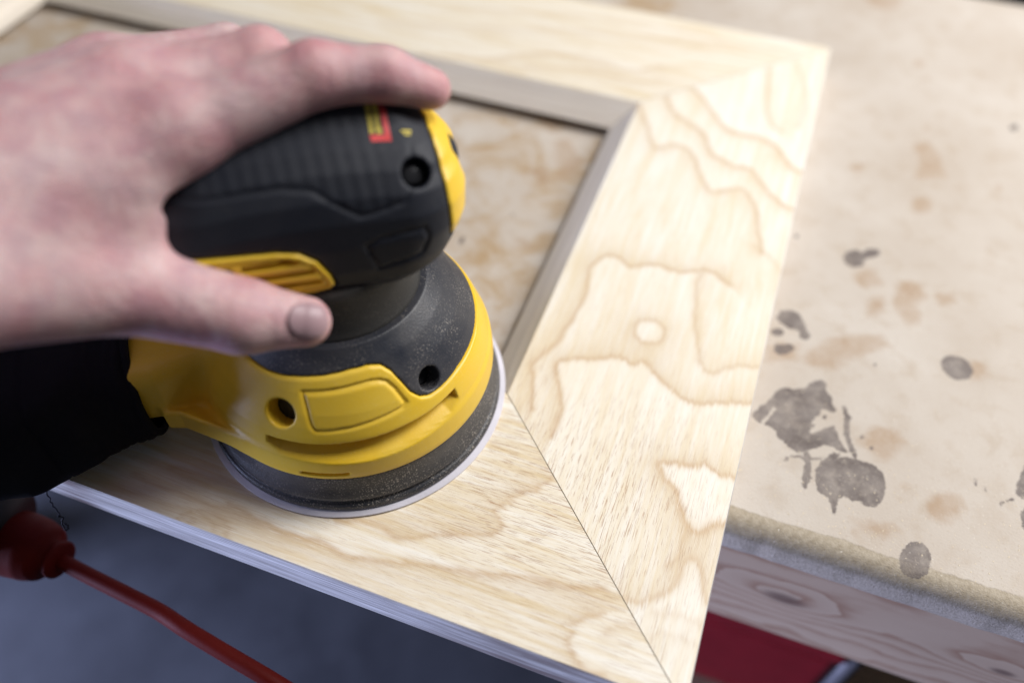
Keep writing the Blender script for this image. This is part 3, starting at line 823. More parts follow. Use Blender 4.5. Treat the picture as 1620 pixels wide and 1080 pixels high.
def rail(name, axis, sgn_fn, along_n, across_n, lines, seed, mats, gap=.00027):
    ring = [(-LIP, LIP_Z), (-.0004, FR_T - .0004)]
    ntop0 = len(ring)
    for a in np.linspace(0.0002, FR_W - .0004, across_n):
        ring.append((a, FR_T))
    ntop1 = len(ring)
    ring += [(FR_W, FR_T - .0005), (FR_W, .0004), (FR_W - .0004, .00025), (.004, .00025), (.004, LIP_Z)]
    ring = np.array(ring)
    nr = len(ring)
    tt = np.linspace(0, 1, along_n)
    Vr = np.zeros((along_n, nr, 3))
    for i in range(nr):
        a, z = ring[i]
        Vr[:, i] = sgn_fn(a, tt, gap)
        Vr[:, i, 2] = z
    I, J = np.meshgrid(np.arange(along_n - 1), np.arange(nr), indexing='ij')
    J2 = (J + 1) % nr
    Q = np.stack([I * nr + J, (I + 1) * nr + J, (I + 1) * nr + J2, I * nr + J2], -1).reshape(-1, 4)
    # orientation: top faces must look up
    q0 = Q[ntop0 + 1]
    vv = Vr.reshape(-1, 3)
    if np.cross(vv[q0[1]] - vv[q0[0]], vv[q0[2]] - vv[q0[1]])[2] < 0:
        Q = Q[:, ::-1]
    me = mesh_quads(name, vv, Q, False)
    mi = np.ones(len(Q), np.int32)
    jj = J.ravel()
    mi[(jj >= ntop0 - 1) & (jj < ntop1 - 1)] = 0
    mi[(jj >= ntop1 - 1) & (jj <= ntop1)] = 2
    for m in mats:
        me.materials.append(m)
    x, y = vv[:, 0] * 1000, vv[:, 1] * 1000
    top = vv[:, 2] > FR_T - .001
    D = np.zeros((3, len(vv)))
    D[:, top] = np.array(grain(x[top], y[top], lines, seed, axis))
    attr(me, "dark", D[0])
    attr(me, "light", D[1])
    attr(me, "pink", D[2])
    me.polygons.foreach_set("material_index", mi)
    # end caps (mitre faces)
    import bmesh
    bm = bmesh.new()
    bm.from_mesh(me)
    bm.verts.ensure_lookup_table()
    for k in (0, along_n - 1):
        try:
            f = bm.faces.new([bm.verts[k * nr + i] for i in range(nr)])
            f.material_index = 1
        except ValueError:
            pass
    bm.to_mesh(me)
    bm.free()
    return me, x, y, top


def pore_attr(me, x, y, fn):
    attr(me, "pore", np.clip(fn(x, y), 0, 1))


def f_right(a, t, g):
    return np.stack([np.full_like(t, a), (-a + g) + t * (FR_L + 2 * a - 2 * g), 0 * t], -1)


def f_near(a, t, g):
    return np.stack([(-FR_O - a + g) + t * (FR_O + 2 * a - 2 * g), np.full_like(t, -a), 0 * t], -1)


def f_far(a, t, g):
    return np.stack([(-FR_O - a + g) + t * (FR_O + 2 * a - 2 * g), np.full_like(t, FR_L + a), 0 * t], -1)


def f_left(a, t, g):
    return np.stack([np.full_like(t, -FR_O - a), (-a + g) + t * (FR_L + 2 * a - 2 * g), 0 * t], -1)


me, x, y, top = rail("rail_right", 'y', f_right, 560, 150, GR_RIGHT, 1, (M_FACE_Y, M_BEV_Y, M_EDGE_Y))
pore_attr(me, x, y, lambda x, y: np.clip(.95 - (y + 20) / 60, .10, 1) * np.clip((95 - x) / 60 + .25, .2, 1))
keep(link("rail", me), frame)
me, x, y, top = rail("rail_near", 'x', f_near, 760, 130, GR_NEAR, 2, (M_FACE_X, M_BEV_X, M_EDGE_X))
pore_attr(me, x, y, lambda x, y: np.clip(.9 - (-y - 62) / 30, .30, .95))
keep(link("rail", me), frame)
me, x, y, top = rail("rail_far", 'x', f_far, 300, 50, GR_FAR, 3, (M_FACE_X, M_BEV_X, M_EDGE_X))
pore_attr(me, x, y, lambda x, y: .15 + 0 * x)
keep(link("rail", me), frame)
me, x, y, top = rail("rail_left", 'y', f_left, 150, 40, [], 4, (M_FACE_Y, M_BEV_Y, M_EDGE_Y))
pore_attr(me, x, y, lambda x, y: .15 + 0 * x)
keep(link("rail", me), frame)

# ------------------------------------------------------------------ sander
BZ = FR_T * 1000
sander = empty("orbital_sander", (SX, SY, FR_T), SA)
tag(sander, "yellow and black electric palm sander standing on the frame's near board", "power sander")
OFF = (0, 0, -BZ)

# sanding disc, pad and rubber dust skirt
disc = link("sanding_disc", lathe("sanding_disc", [(0, BZ + .25), (63.5, BZ + .25), (63.7, BZ + .8), (63.5, BZ + 1.3), (0, BZ + 1.35)], 200, OFF), M_PAPER, sander)
link("pad", lathe("pad", [(0, BZ + 1.4), (61.0, BZ + 1.4), (61.4, BZ + 2.2), (61.2, BZ + 4.2), (60.2, BZ + 4.8), (59.4, BZ + 5.2), (59.4, BZ + 5.9), (0, BZ + 6)], 200, OFF), M_SKIRT, sander)
link("dust_skirt", lathe("dust_skirt", [(0, BZ + 6.2), (59.6, BZ + 6.2), (60.2, BZ + 7.2), (60.0, BZ + 8.6), (58.9, BZ + 10.5), (58.0, BZ + 14), (57.4, BZ + 18), (57.0, BZ + 20.5), (0, BZ + 20.6)], 200, OFF), M_SKIRT, sander)

PROF = [(0, 40), (57.6, 40), (58.2, 40.8), (58.3, 43), (57.6, 48), (56.2, 55), (54.3, 60.5), (52.5, 64.5), (50, 69), (45.5, 75.5), (40, 82), (34.5, 87.5), (0, 87.5)]
PR = np.array(PROF[2:12], np.float32)
ZB_T = np.array([0, 9.7, 23, 31, 42, 53.8, 59.8, 63.7, 66.9, 68.9, 71.2, 74.7, 80.5, 90, 98.8, 107, 115, 123.6, 130.7, 137.7, 145, 180])
ZB_Z = np.array([64.4, 64.4, 64.1, 64.2, 64.1, 63.7, 64.1, 65.7, 68.9, 73.2, 77.3, 79.9, 80.9, 80.9, 80.3, 79.8, 79.3, 78.6, 78.4, 78.5, 78.8, 79])


def housing(G):
    r = np.sqrt(G.X ** 2 + G.Y ** 2)
    th = np.degrees(np.arctan2(G.Y, G.X)).astype(np.float32)
    body = sdf_poly(r, G.Z, PROF)
    zb = np.interp(np.abs(th), ZB_T, ZB_Z).astype(np.float32)
    return r, th, body, zb


def radial_hole(G, th, r0, z0, rad, r_in, tilt=0.62):
    a = math.radians(th)
    d = np.array([math.cos(a), math.sin(a), tilt])
    d /= np.linalg.norm(d)
    c = np.array([r0 * math.cos(a), r0 * math.sin(a), z0])
    px, py, pz = G.X - c[0], G.Y - c[1], G.Z - c[2]
    t = px * d[0] + py * d[1] + pz * d[2]
    q = np.sqrt(np.maximum(px ** 2 + py ** 2 + pz ** 2 - t * t, 0)) - rad
    return np.maximum(q, -(t + r_in))


LABEL = [(-112.5, 75.6), (-98, 76.3), (-89.5, 76.8), (-82.2, 76.9), (-78, 76.4), (-75, 75.3), (-72.7, 72.4), (-70.4, 66.7), (-72.2, 65.8), (-82.5, 64.9), (-92.6, 64.1), (-102.3, 63.5), (-107.1, 63.5), (-108.7, 65), (-110.8, 71.3)]

G = Grid((-84, -62, 38.4), (61, 62, 84), .5)
r, th, body, zb = housing(G)
hw = np.interp(G.X[:, 0, 0], [-84, -70, -62, -52, -20], [17.0, 17.5, 14.5, 11.5, 12]).astype(np.float32)[:, None, None]
duct = smax(smax(np.abs(G.Y) - hw, np.abs(G.Z - 56) - 15.5, 9), np.maximum(G.X + 20, -80 - G.X), 2)
ang = np.linspace(-2.35, 2.35, 60)
fpoly = [(57.2 * math.cos(a), 57.2 * math.sin(a)) for a in ang] + [(-66, 21.5), (-72, 20), (-72, -20), (-66, -21.5)]
fp = sdf_poly(G.X[:, :, 0], G.Y[:, :, 0], fpoly)[:, :, None]
ftop = 50.5 - 6.0 * np.clip((-fp - 1.6) / 7.0, 0, 1) ** .8
flange = smax(fp, np.maximum((G.Z - ftop) * .8, 40.0 - G.Z), 1.4)
yel = smin(smin(body, duct, 6), flange, 3.0)
tc = -88.0
zl = np.interp(np.abs(th - tc), [0, 12, 24, 34, 39.5], [50.0, 50.4, 51.4, 52.6, 55.0]).astype(np.float32)
zu = (58.6 + np.clip(th - tc, -45, 45) * .022).astype(np.float32)
rs = np.interp(G.Z[0, 0], PR[:, 1], PR[:, 0]).astype(np.float32)[None, None, :]
fr_ = np.clip((G.Z - zl) / (zu - zl), 0, 1)
slot = smax(smax((zl - .3) - G.Z, G.Z - zu, .5), np.maximum((rs - 16.0 * fr_ - 10.0 * np.clip((fr_ - .5) / .25, 0, 1)) - r, (np.abs(th - tc) - 39.2) * .95), .4)
yel = smax(yel, -slot, .6)
yel = smax(yel, -radial_hole(G, -121.7, 50.2, 67.7, 5.5, 15), .8)
yel = smax(yel, -radial_hole(G, -56.5, 49.6, 69.4, 4.9, 16), .3)
lp = [(a * .85, z * 1.25) for a, z in LABEL]
gro = sdf_poly(th * .85, G.Z * 1.25, lp)
yel = yel + .85 * np.exp(-(gro / .75) ** 2) * np.clip((body + 3) / 2, 0, 1)
lip = np.maximum(np.abs(G.Z - 43.2) - .7, (np.abs(th + 106) - 9) * 1.0)
yel = np.maximum(yel, -np.maximum(lip, -(flange + .8)))
yel = smax(yel, G.Z - (zb - .15), .9)
# hollow out so the duct mouth is open
bore = smax(np.abs(G.Y) - 15.5, np.abs(G.Z - 56) - 11.5, 7)
yel = smax(yel, -np.maximum(bore, G.X + 70), .6)
shell = link("housing", G.mesh("housing", yel, OFF), M_YEL, sander)

G = Grid((-58, -58, 60), (58, 58, 91), .6)
r, th, body, zb = housing(G)
blk = smax(body + .45, (zb + .1) - G.Z, .8)
pocket = radial_hole(G, -56.5, 49.6, 69.4, 4.4, 16)
scoop = ellipsoid(G, (56 * math.cos(math.radians(-56.5)), 56 * math.sin(math.radians(-56.5)), 79), (9, 9, 9))
blk = smax(blk, -scoop, 2.5)
blk = smax(blk, -pocket, .8)
# worn nick in the cover near the thumb
nick = ellipsoid(G, (-13.5 + 10, -44.5, 79.0), (3.6, 1.2, 1.6))
blk = smax(blk, -nick, .5)
cover = link("top_cover", G.mesh("top_cover", blk, OFF), M_COVER, sander)
tag(cover, "black dust-speckled top of the round housing")

for (a_, r0, z0, dep, rr) in ((-121.7, 50.2, 67.7, 7.0, 5.3), (-56.5, 49.6, 69.4, 8.0, 4.2)):
    a = math.radians(a_)
    d = np.array([math.cos(a), math.sin(a), .62])
    d /= np.linalg.norm(d)
    c = (np.array([r0 * math.cos(a), r0 * math.sin(a), z0 - BZ]) - d * (dep + 3)) / 1000
    link("screw", tube("screw", [c, c + d * .0024, c + d * .003], [rr / 1000, rr / 1000, rr * .8 / 1000], 20), M_SCREW, sander)
link("screw_well", tube("screw_well", [c, c + d * .004, c + d * .0100], [.0045, .0045, .0045], 28, False), M_COVER, sander)

link("neck", lathe("neck", [(0, 86), (32.5, 86), (31.2, 88.2), (30.2, 91), (29.6, 96), (30.0, 104), (31, 110), (0, 110)], 120, OFF), M_NECK, sander)

# --- palm grip head
HZ = [98, 103, 107, 112, 118, 128, 137, 144, 150, 154, 157, 162]
HW = [18, 23, 27, 29.8, 30.8, 30.4, 28.8, 25.6, 20.5, 14.5, 6.5, .5]
UF = [30, 35, 39, 42.5, 45, 48, 48.6, 47.6, 45, 41.5, 36, 24]
UB = [-44, -49, -53, -56, -58, -58, -56, -53, -49, -44, -38, -28]


def head_d(u, v, z):
    zz = z + .0030 * (u + 4) ** 2 * np.clip((z - 118) / 35, 0, 1)
    hw = np.interp(zz, HZ, HW)
    uf = np.interp(zz, HZ, UF)
    ub = np.interp(zz, HZ, UB)
    cu, hu = (uf + ub) / 2, (uf - ub) / 2
    rad = np.minimum(hw * .92, 21.0)
    qx, qy = np.abs(u - cu) - (hu - rad), np.abs(v) - (hw - rad)
    d = np.sqrt(np.maximum(qx, 0) ** 2 + np.maximum(qy, 0) ** 2) + np.minimum(np.maximum(qx, qy), 0) - rad
    return np.maximum(d * .8, 103.5 - z).astype(np.float32)


G = Grid((-62, -34, 101), (53, 34, 160), .7)
hd0 = head_d(G.X, G.Y, G.Z)
# capside: u beyond the seam
seam = 38.2 + .10 * np.clip(-G.Y, -10, 30) + .0 * G.Z
capm = np.maximum(seam - G.X, 121.0 - G.Z)
border = [(-46, 147), (-17, 148.2), (-9, 148.4), (0, 147), (6, 143), (13, 138.3), (19, 138.8), (27, 140.3), (31.5, 146), (31.5, 168), (-46, 168)]
bsd = sdf_poly(G.X[:, 0, :], G.Z[:, 0, :], border)[:, None, :]
ridge_zone = np.clip(-bsd / 1.6, 0, 1) * np.clip((26 - G.X) / 5, 0, 1)
head = hd0 + .09 * ridge_zone * (1 + np.sin(G.X * 2 * math.pi / 4.6 + .10 * G.Y))
# engraved border of the ribbed field and side panel
VENT = [(-62, 134.5), (-40, 133.0), (-14, 131.0), (-7.5, 129.5), (-2.5, 125.5), (.6, 119.0), (1.6, 114.0), (-.5, 112.0), (-20, 110), (-62, 108)]
vd = sdf_poly(G.X[:, 0, :], G.Z[:, 0, :], VENT)[:, None, :]
near = G.Y + 12
panel = [(13.2, 127.9), (17.4, 129.8), (31.7, 131.1), (33.2, 127), (30, 121), (16, 118)]
pdist = np.abs(sdf_poly(G.X[:, 0, :], G.Z[:, 0, :], panel))[:, None, :] - .5
bdist = np.abs(bsd) - .6
head = smax(head, -np.maximum(np.maximum(pdist, near), -(hd0 + .6)), .4)
head = smax(head, -np.maximum(np.maximum(bdist, near), -(hd0 + .55)), .5)
head = smax(head, -np.maximum(np.maximum(vd - .25, near), -(hd0 + 3.4)), .6)
# screw pit on the near front corner
pit_c = np.array([31.8, -19.4, 145.0])
pit_d = np.array([.12, -.75, .65])
pit_d /= np.linalg.norm(pit_d)
px, py, pz = G.X - pit_c[0], G.Y - pit_c[1], G.Z - pit_c[2]
t_ = px * pit_d[0] + py * pit_d[1] + pz * pit_d[2]
pit = np.maximum(np.sqrt(np.maximum(px ** 2 + py ** 2 + pz ** 2 - t_ ** 2, 0)) - 4.6, -(t_ + 6.5))
head = smax(head, -pit, 1.2)
head = smax(head, -(capm - .15), .5)
link("grip", G.mesh("grip", head, OFF), M_GRIP, sander)
c = (pit_c - pit_d * 6.3 + np.array(OFF)) / 1000
link("screw", tube("screw", [c, c + pit_d * .002, c + pit_d * .0027], [.0036, .0036, .0028], 20), M_SCREW, sander)

cap = smax(hd0 - .35, capm + .1, 1.2)
cap = smax(cap, -ellipsoid(G, (59.5, -3.0, 141.0), (12.5, 12, 12.5)), 3.0)
cp = link("front_cap", G.mesh("front_cap", cap, OFF), M_YEL, sander)
tag(cp, "yellow front strip of the grip")
link("switch_boot", G.mesh("switch_boot", ellipsoid(G, (43.2, -3.0, 137.5), (5.0, 8.0, 7.5)), OFF), M_GRIP, sander)

vent = np.maximum(np.maximum(smax(hd0 - .7, vd + .35, .9), near), -(hd0 + 2.8))
for z0, ua, ub in ((127.2, -60, -28), (126.6, -25.5, -8.5), (122.2, -60, -24.5), (121.8, -22, -4), (117.4, -60, -20), (117.2, -17.5, -2.5)):
    zc = z0 + .035 * -(G.X - ub)
    cut = np.maximum(np.abs(G.Z - zc) - 1.0, np.maximum(ua - G.X, G.X - ub))
    vent = smax(vent, -np.maximum(cut, near), .35)
rimg = np.abs(vd + 2.2) - .35
vent = smax(vent, -np.maximum(np.maximum(rimg, near), -(hd0 + .2)), .25)
vt = link("side_vent", G.mesh("side_vent", vent, OFF), M_YEL, sander)
tag(vt, "yellow slotted vent set in the black grip")


def on_head(u, v, lift=.12):
    z = 165.0
    for _ in range(900):
        if head_d(np.array([u]), np.array([v]), np.array([z]))[0] <= -.02:
            break
        z -= .1
    return np.array([u, v, z + lift]) / 1000 + np.array(OFF) / 1000


def decal(name, quads, mat):
    vs, fs = [], []
    for q in quads:                                   # each quad: four (u, v) corners
        n = 4
        base = len(vs)
        q = [np.array(k, float) for k in q]
        for i in range(n + 1):
            for j in range(n + 1):
                a, b = i / n, j / n
                k = (q[0] * (1 - a) + q[1] * a) * (1 - b) + (q[3] * (1 - a) + q[2] * a) * b
                vs.append(on_head(k[0], k[1]))
        for i in range(n):
            for j in range(n):
                fs.append((base + i * (n + 1) + j, base + (i + 1) * (n + 1) + j, base + (i + 1) * (n + 1) + j + 1, base + i * (n + 1) + j + 1))
    me = mesh_from(name, vs, fs)
    return link(name, me, mat, sander)


rows = []
for u0 in (20.3, 22.4):
    v_ = -1.6
    while v_ > -9.2:
        w_ = random.choice((.34, .42, .5))
        h_ = random.choice((1.25, 1.5, 1.6))
        rows.append([(u0, v_), (u0 + h_, v_), (u0 + h_, v_ - w_), (u0, v_ - w_)])
        v_ -= w_ + .16
lab = decal("warning_label", [[(24.5, -1.0), (26.4, -.8), (26.4, -9.7), (24.7, -9.7)], [(20.1, -9.7), (26.4, -9.7), (26.4, -11.9), (20.3, -11.9)]], M_RED)
tag(lab, "small red warning label on top of the grip")
txt = decal("label_text", rows, M_PRINT)
txt.parent = lab
mk = decal("switch_mark", [[(29.9, -8.0), (33.0, -7.8), (33.0, -8.6), (29.9, -8.8)], [(30.6, -9.2), (32.6, -9.1), (32.6, -9.7), (30.6, -9.8)]], M_PRINT)


# --- dust bag behind the outlet
bag = empty("dust_bag", (SX + (-.080) * math.cos(SA), SY + (-.080) * math.sin(SA), FR_T), SA)
tag(bag, "black cloth dust bag hanging from the sander's rear outlet", "dust bag")
us = np.array([-78, -80, -84, -88, -92, -100, -112, -126, -142, -160, -178, -192, -200, -203.])
hw_ = np.array([19.5, 20.5, 20.8, 21.0, 22.5, 27.0, 30.5, 33.5, 35.5, 36, 33, 25, 13, 2.])
hh_ = np.array([20, 24.5, 25.5, 25.2, 26.5, 28.5, 30, 31.5, 32.5, 32, 29, 22, 12, 2.])
ua = np.linspace(-203, -78, 150)
order = np.argsort(us)
HWs, HHs = np.interp(ua, us[order], hw_[order]), np.interp(ua, us[order], hh_[order])
an = np.linspace(0, 2 * math.pi, 120, endpoint=False)
Vb = []
for i, u_ in enumerate(ua):
    e = 2 / 2.7
    cy = np.sign(np.cos(an)) * np.abs(np.cos(an)) ** e
    cz = np.sign(np.sin(an)) * np.abs(np.sin(an)) ** e
    wr = .9 * np.sin(an * 5 + u_ * .09) + .6 * np.sin(an * 3 - u_ * .17 + 1) + .35 * np.sin(an * 9 + u_ * .31)
    wr *= np.clip((-88 - u_) / 12, 0, 1)
    seam_ = -.8 * np.exp(-((u_ + 112) / .9) ** 2) + (.22 * np.sin(u_ * 1.9) if u_ > -98 else 0)
    Vb.append(np.stack([np.full_like(an, u_ + 80) + .6 * np.sin(an * 4 + u_ * .05), (HWs[i] + wr + seam_) * cy, 30.5 + (HHs[i] + wr * .6 + seam_) * cz], -1))
Vb = np.array(Vb)
Vb[:, :, 2] = np.maximum(Vb[:, :, 2], .6)
n1, n2 = Vb.shape[:2]
I, J = np.meshgrid(np.arange(n1 - 1), np.arange(n2), indexing='ij')
J2 = (J + 1) % n2
Q = np.stack([I * n2 + J, I * n2 + J2, (I + 1) * n2 + J2, (I + 1) * n2 + J], -1).reshape(-1, 4)[:, ::-1]
link("pouch", mesh_quads("pouch", Vb.reshape(-1, 3) / 1000, Q), M_BAG, bag)
ring = [(20.2 * math.cos(a) + 0, 30.5 + 25 * math.sin(a)) for a in np.linspace(0, 2 * math.pi, 61)]
link("binding", tube("binding", [(.0015, a / 1000, max(b, 2.2) / 1000) for a, b in ring], .0016, 10, False), M_BAG, bag)

# loose thread
def W(u, s, z):
    """sander-frame mm (u forward, s toward the camera side, z above bench) to world metres"""
    return (SX + (u * math.cos(SA) + s * math.sin(SA)) / 1000, SY + (u * math.sin(SA) - s * math.cos(SA)) / 1000, z / 1000)


th_pts = [(-0.15513, -0.10614, 0.026), (-0.15548, -0.10681, 0.022), (-0.15476, -0.10655, 0.018), (-0.15355, -0.10795, 0.014), (-0.15275, -0.10892, 0.011), (-0.15038, -0.10994, 0.008), (-0.15024, -0.1108, 0.0075), (-0.14882, -0.11059, 0.007), (-0.14903, -0.11195, 0.005), (-0.14828, -0.11296, 0.003), (-0.14731, -0.11326, 0.002), (-0.14662, -0.11235, 0.003), (-0.14718, -0.11188, 0.0045), (-0.14795, -0.11214, 0.005)]
C = spline(th_pts, 8)
C += np.array([[.00025 * math.sin(i * .9), .0002 * math.cos(i * 1.1), 0] for i in range(len(C))])
tr = link("thread", tube("thread", C, .00028, 6), M_THREAD)
tag(tr, "loose black thread dangling from the dust bag", "thread")

# extension cord: red socket, strain relief and cable, plus the sander's own black plug
cord = empty("extension_cord", (-.18, -.115, -.03))
tag(cord, "red extension cord with its socket hanging below the frame", "extension cord")
axis = spline([(-.232, -.1235, -.028), (-.205, -.1195, -.030), (-.184, -.1170, -.031), (-.169, -.1168, -.0315), (-.163, -.1170, -.0315)], 10)
n_ = len(axis)
s_ = np.linspace(0, 1, n_)
rad = np.interp(s_, [0, .1, .35, .6, .72, .74, .80, .86, .95, 1], [.0120, .0145, .0152, .0138, .0115, .0080, .0072, .0084, .0084, .0070])
keep(link("socket", tube("socket", axis, rad, 28), M_CORD), cord)
cab = spline([(-.166, -.1168, -.0315), (-.150, -.1182, -.032), (-.127, -.1200, -.0315), (-.110, -.1215, -.031), (-.093, -.1245, -.030), (-.070, -.1275, -.0305), (-.048, -.1300, -.033), (-.02, -.1330, -.045), (.01, -.137, -.10), (.03, -.14, -.25), (.04, -.14, -.5), (.05, -.12, -.89)], 12)
keep(link("cable", tube("cable", cab, .0034, 18), M_CORD), cord)

pc = empty("power_cord", W(-58, 0, 124))
tag(pc, "sander's black power cord and plug pushed into the red socket", "power cord")
pl = spline([(-.252, -.128, -.026), (-.238, -.126, -.027), (-.216, -.1165, -.0210), (-.1870, -.1120, -.0185)], 8)
keep(link("plug", tube("plug", pl, np.interp(np.linspace(0, 1, len(pl)), [0, .3, .6, 1], [.007, .0135, .0158, .0145]), 24), M_PLUG), pc)
cb = spline([W(-56, 0, 124), W(-80, 2, 120), W(-120, 6, 112), W(-180, 14, 106), W(-240, 24, 96), (-.36, -.20, .03), (-.36, -.17, -.02), (-.30, -.14, -.03), (-.252, -.128, -.026)], 12)
keep(link("cable", tube("cable", cb, .0036, 14), M_PLUG), pc)

# ------------------------------------------------------------------ hand
G = Grid((-345, -92, 98), (56, 62, 222), 1.4)
# joints in the sander frame (u, s, z); s points at the camera side, so y = -s


def J(u, s, z):
    return (u, -s, z)


wr_a, wr_b, wr_c = J(-118, 36, 158), J(-118, 20, 163), J(-120, 4, 156)
fa_a, fa_b, fa_c = J(-330, 62, 178), J(-330, 44, 184), J(-330, 24, 178)
imcp, ipip, idip, itip = J(-35, 4.5, 160), J(7.5, -3.5, 168.3), J(28.3, -3.0, 165.5), J(41.4, -3.0, 158.6)
mmcp, mpip, mdip, mtip = J(-46, -13, 164), J(-8, -19, 165), J(0, -36, 149), J(-5, -41, 131)
rmcp, rpip, rdip, rtip = J(-56, -30, 160), J(-20, -42, 156), J(-14, -47, 136), J(-18, -44, 120)
pmcp, ppip, pdip, ptip = J(-70, -40, 150), J(-40, -48, 142), J(-34, -48, 126), J(-36, -45, 114)
tcmc, tmcp, tip_, ttip = J(-95, 40, 149), J(-62, 30, 130), J(-28, 38.5, 115.5), J(-9.5, 42.3, 112.0)
B = [
    (fa_a, wr_a, 28, 18), (fa_b, wr_b, 30, 18), (fa_c, wr_c, 28, 16),
    (wr_a, imcp, 18, 12.5), (wr_b, mmcp, 18, 12.8), (wr_b, rmcp, 17, 12), (wr_c, pmcp, 16, 11),
    (J(-85, 14, 160), J(-55, -4, 163), 17, 13),
    (imcp, ipip, 12.0, 9.6), (ipip, idip, 9.5, 8.0), (idip, itip, 8.0, 6.6),
    (mmcp, mpip, 12.0, 10.0), (mpip, mdip, 9.6, 8.2), (mdip, mtip, 8.2, 6.8),
    (rmcp, rpip, 11.0, 9.4), (rpip, rdip, 9.0, 8.0), (rdip, rtip, 7.8, 6.5),
    (pmcp, ppip, 10.0, 8.2), (ppip, pdip, 8.0, 7.0), (pdip, ptip, 6.8, 5.6),
    (wr_a, tcmc, 18, 19), (tcmc, tmcp, 19, 15.5), (tmcp, tip_, 14.5, 11.8), (tip_, ttip, 11.6, 8.0),
    (J(-92, 30, 152), J(-52, 15, 150), 16, 11), (J(-70, 26, 141), J(-58, 18, 146), 12, 10),
]
GROUPS = [range(0, 8), range(8, 11), range(11, 14), range(14, 17), range(17, 20), range(20, 24), range(24, 26)]
Fh = None
for gi, g in enumerate(GROUPS):
    Fg = None
    for i in g:
        d = capsule(G, *B[i])
        Fg = d if Fg is None else smin(Fg, d, 9.0 if gi in (0, 6) else 3.0)
    Fh = Fg if Fh is None else smin(Fh, Fg, 11.0 if gi in (5, 6) else 6.5)


def dot(c, rad, amp):
    global Fh
    q = ((G.X - c[0]) ** 2 + (G.Y - c[1]) ** 2 + (G.Z - c[2]) ** 2) / rad ** 2
    Fh = Fh - amp * np.exp(-q)


def up(p_, dz, du=0, ds=0):
    return (p_[0] + du, p_[1] - ds, p_[2] + dz)


dot(up(ipip, 9), 9, .5); dot(up(mpip, 9), 8, 1.2); dot(up(imcp, 11), 12, 1.6); dot(up(mmcp, 11), 12, 1.8)
dot(up(idip, 8), 6, .5); dot(up(tip_, 6, 0, 8), 8, .9); dot(up(tmcp, 8, 0, 9), 10, 1.0)
# extensor tendons and the hollows between them
for a_, b_, amp in ((wr_b, imcp, 1.1), (wr_b, mmcp, 1.3), (wr_c, rmcp, 1.0)):
    a2, b2 = np.array(a_) + (0, 0, 16), np.array(b_) + (0, 0, 11)
    e = b2 - a2
    t = np.clip(((G.X - a2[0]) * e[0] + (G.Y - a2[1]) * e[1] + (G.Z - a2[2]) * e[2]) / (e @ e), .2, 1)
    q = (G.X - a2[0] - e[0] * t) ** 2 + (G.Y - a2[1] - e[1] * t) ** 2 + (G.Z - a2[2] - e[2] * t) ** 2
    Fh = Fh - amp * np.exp(-q / 30.0)
# fold between the index knuckle and the web of the thumb
for a_, b_, amp, w_ in ((J(-62, 20, 151), J(-46, 17, 148), 3.2, 26.0), (J(-46, 17, 148), J(-38, 15, 145), 2.2, 16.0)):
    a2, b2 = np.array(a_), np.array(b_)
    e = b2 - a2
    t = np.clip(((G.X - a2[0]) * e[0] + (G.Y - a2[1]) * e[1] + (G.Z - a2[2]) * e[2]) / (e @ e), 0, 1)
    q = (G.X - a2[0] - e[0] * t) ** 2 + (G.Y - a2[1] - e[1] * t) ** 2 + (G.Z - a2[2] - e[2] * t) ** 2
    Fh = Fh + amp * np.exp(-q / w_)
dot(J(-50, 24, 141), 8, 2.2)
# knuckle creases
for p_, q_, k in ((ipip, idip, 3), (idip, itip, 2), (mpip, mdip, 2), (tip_, ttip, 3)):
    d = np.array(q_, float) - np.array(p_, float)
    d /= np.linalg.norm(d)
    t = (G.X - p_[0]) * d[0] + (G.Y - p_[1]) * d[1] + (G.Z - p_[2]) * d[2]
    dist2 = (G.X - p_[0]) ** 2 + (G.Y - p_[1]) ** 2 + (G.Z - p_[2]) ** 2
    for m in range(k):
        tt = (m - (k - 1) / 2) * 2.6
        Fh = Fh + .32 * np.exp(-((t - tt) / .8) ** 2) * np.exp(-dist2 / 170.0)
# nail bed on the thumb
td = np.array(ttip, float) - np.array(tip_, float)
td /= np.linalg.norm(td)
nn = np.array([.10, -.62, .78])
nn -= td * (nn @ td)
nn /= np.linalg.norm(nn)
sd = np.cross(nn, td)
nc = np.array(ttip) + td * 1.6 + nn * 7.2
lx = (G.X - nc[0]) * td[0] + (G.Y - nc[1]) * td[1] + (G.Z - nc[2]) * td[2]
ly = (G.X - nc[0]) * sd[0] + (G.Y - nc[1]) * sd[1] + (G.Z - nc[2]) * sd[2]
lz = (G.X - nc[0]) * nn[0] + (G.Y - nc[1]) * nn[1] + (G.Z - nc[2]) * nn[2]
nq = (np.abs(lx / 6.6) ** 2.6 + np.abs(ly / 5.6) ** 2.6) ** (1 / 2.6) - 1
Fh = Fh + .7 * np.exp(-(nq / .16) ** 2) * np.exp(-(lz / 5) ** 2)
me = G.mesh("hand", Fh)
nv = len(me.vertices)
co = np.zeros(nv * 3, np.float32)
me.vertices.foreach_get("co", co)
co = co.reshape(-1, 3) * 1000
red = np.zeros(nv)
for c, r_, a_ in ((ipip, 11, .8), (idip, 9, .6), (itip, 9, .9), (mpip, 12, 1.), (tip_, 11, .7), (ttip, 9, .55), (imcp, 13, .45), (mmcp, 14, .5), (tmcp, 14, .3), (J(-62, 18, 140), 14, .8)):
    red = np.maximum(red, a_ * np.exp(-((co - np.array(c)) ** 2).sum(1) / (2 * r_ * r_) * 1.6))
attr(me, "red", red)
hand = link("hand", me, M_SKIN)
hand.location = (SX, SY, 0)
hand.rotation_euler = (0, 0, SA)
tag(hand, "bare left hand gripping the top of the sander, thumb toward the viewer", "hand")
G2 = Grid(tuple(nc - 11), tuple(nc + 11), .45)
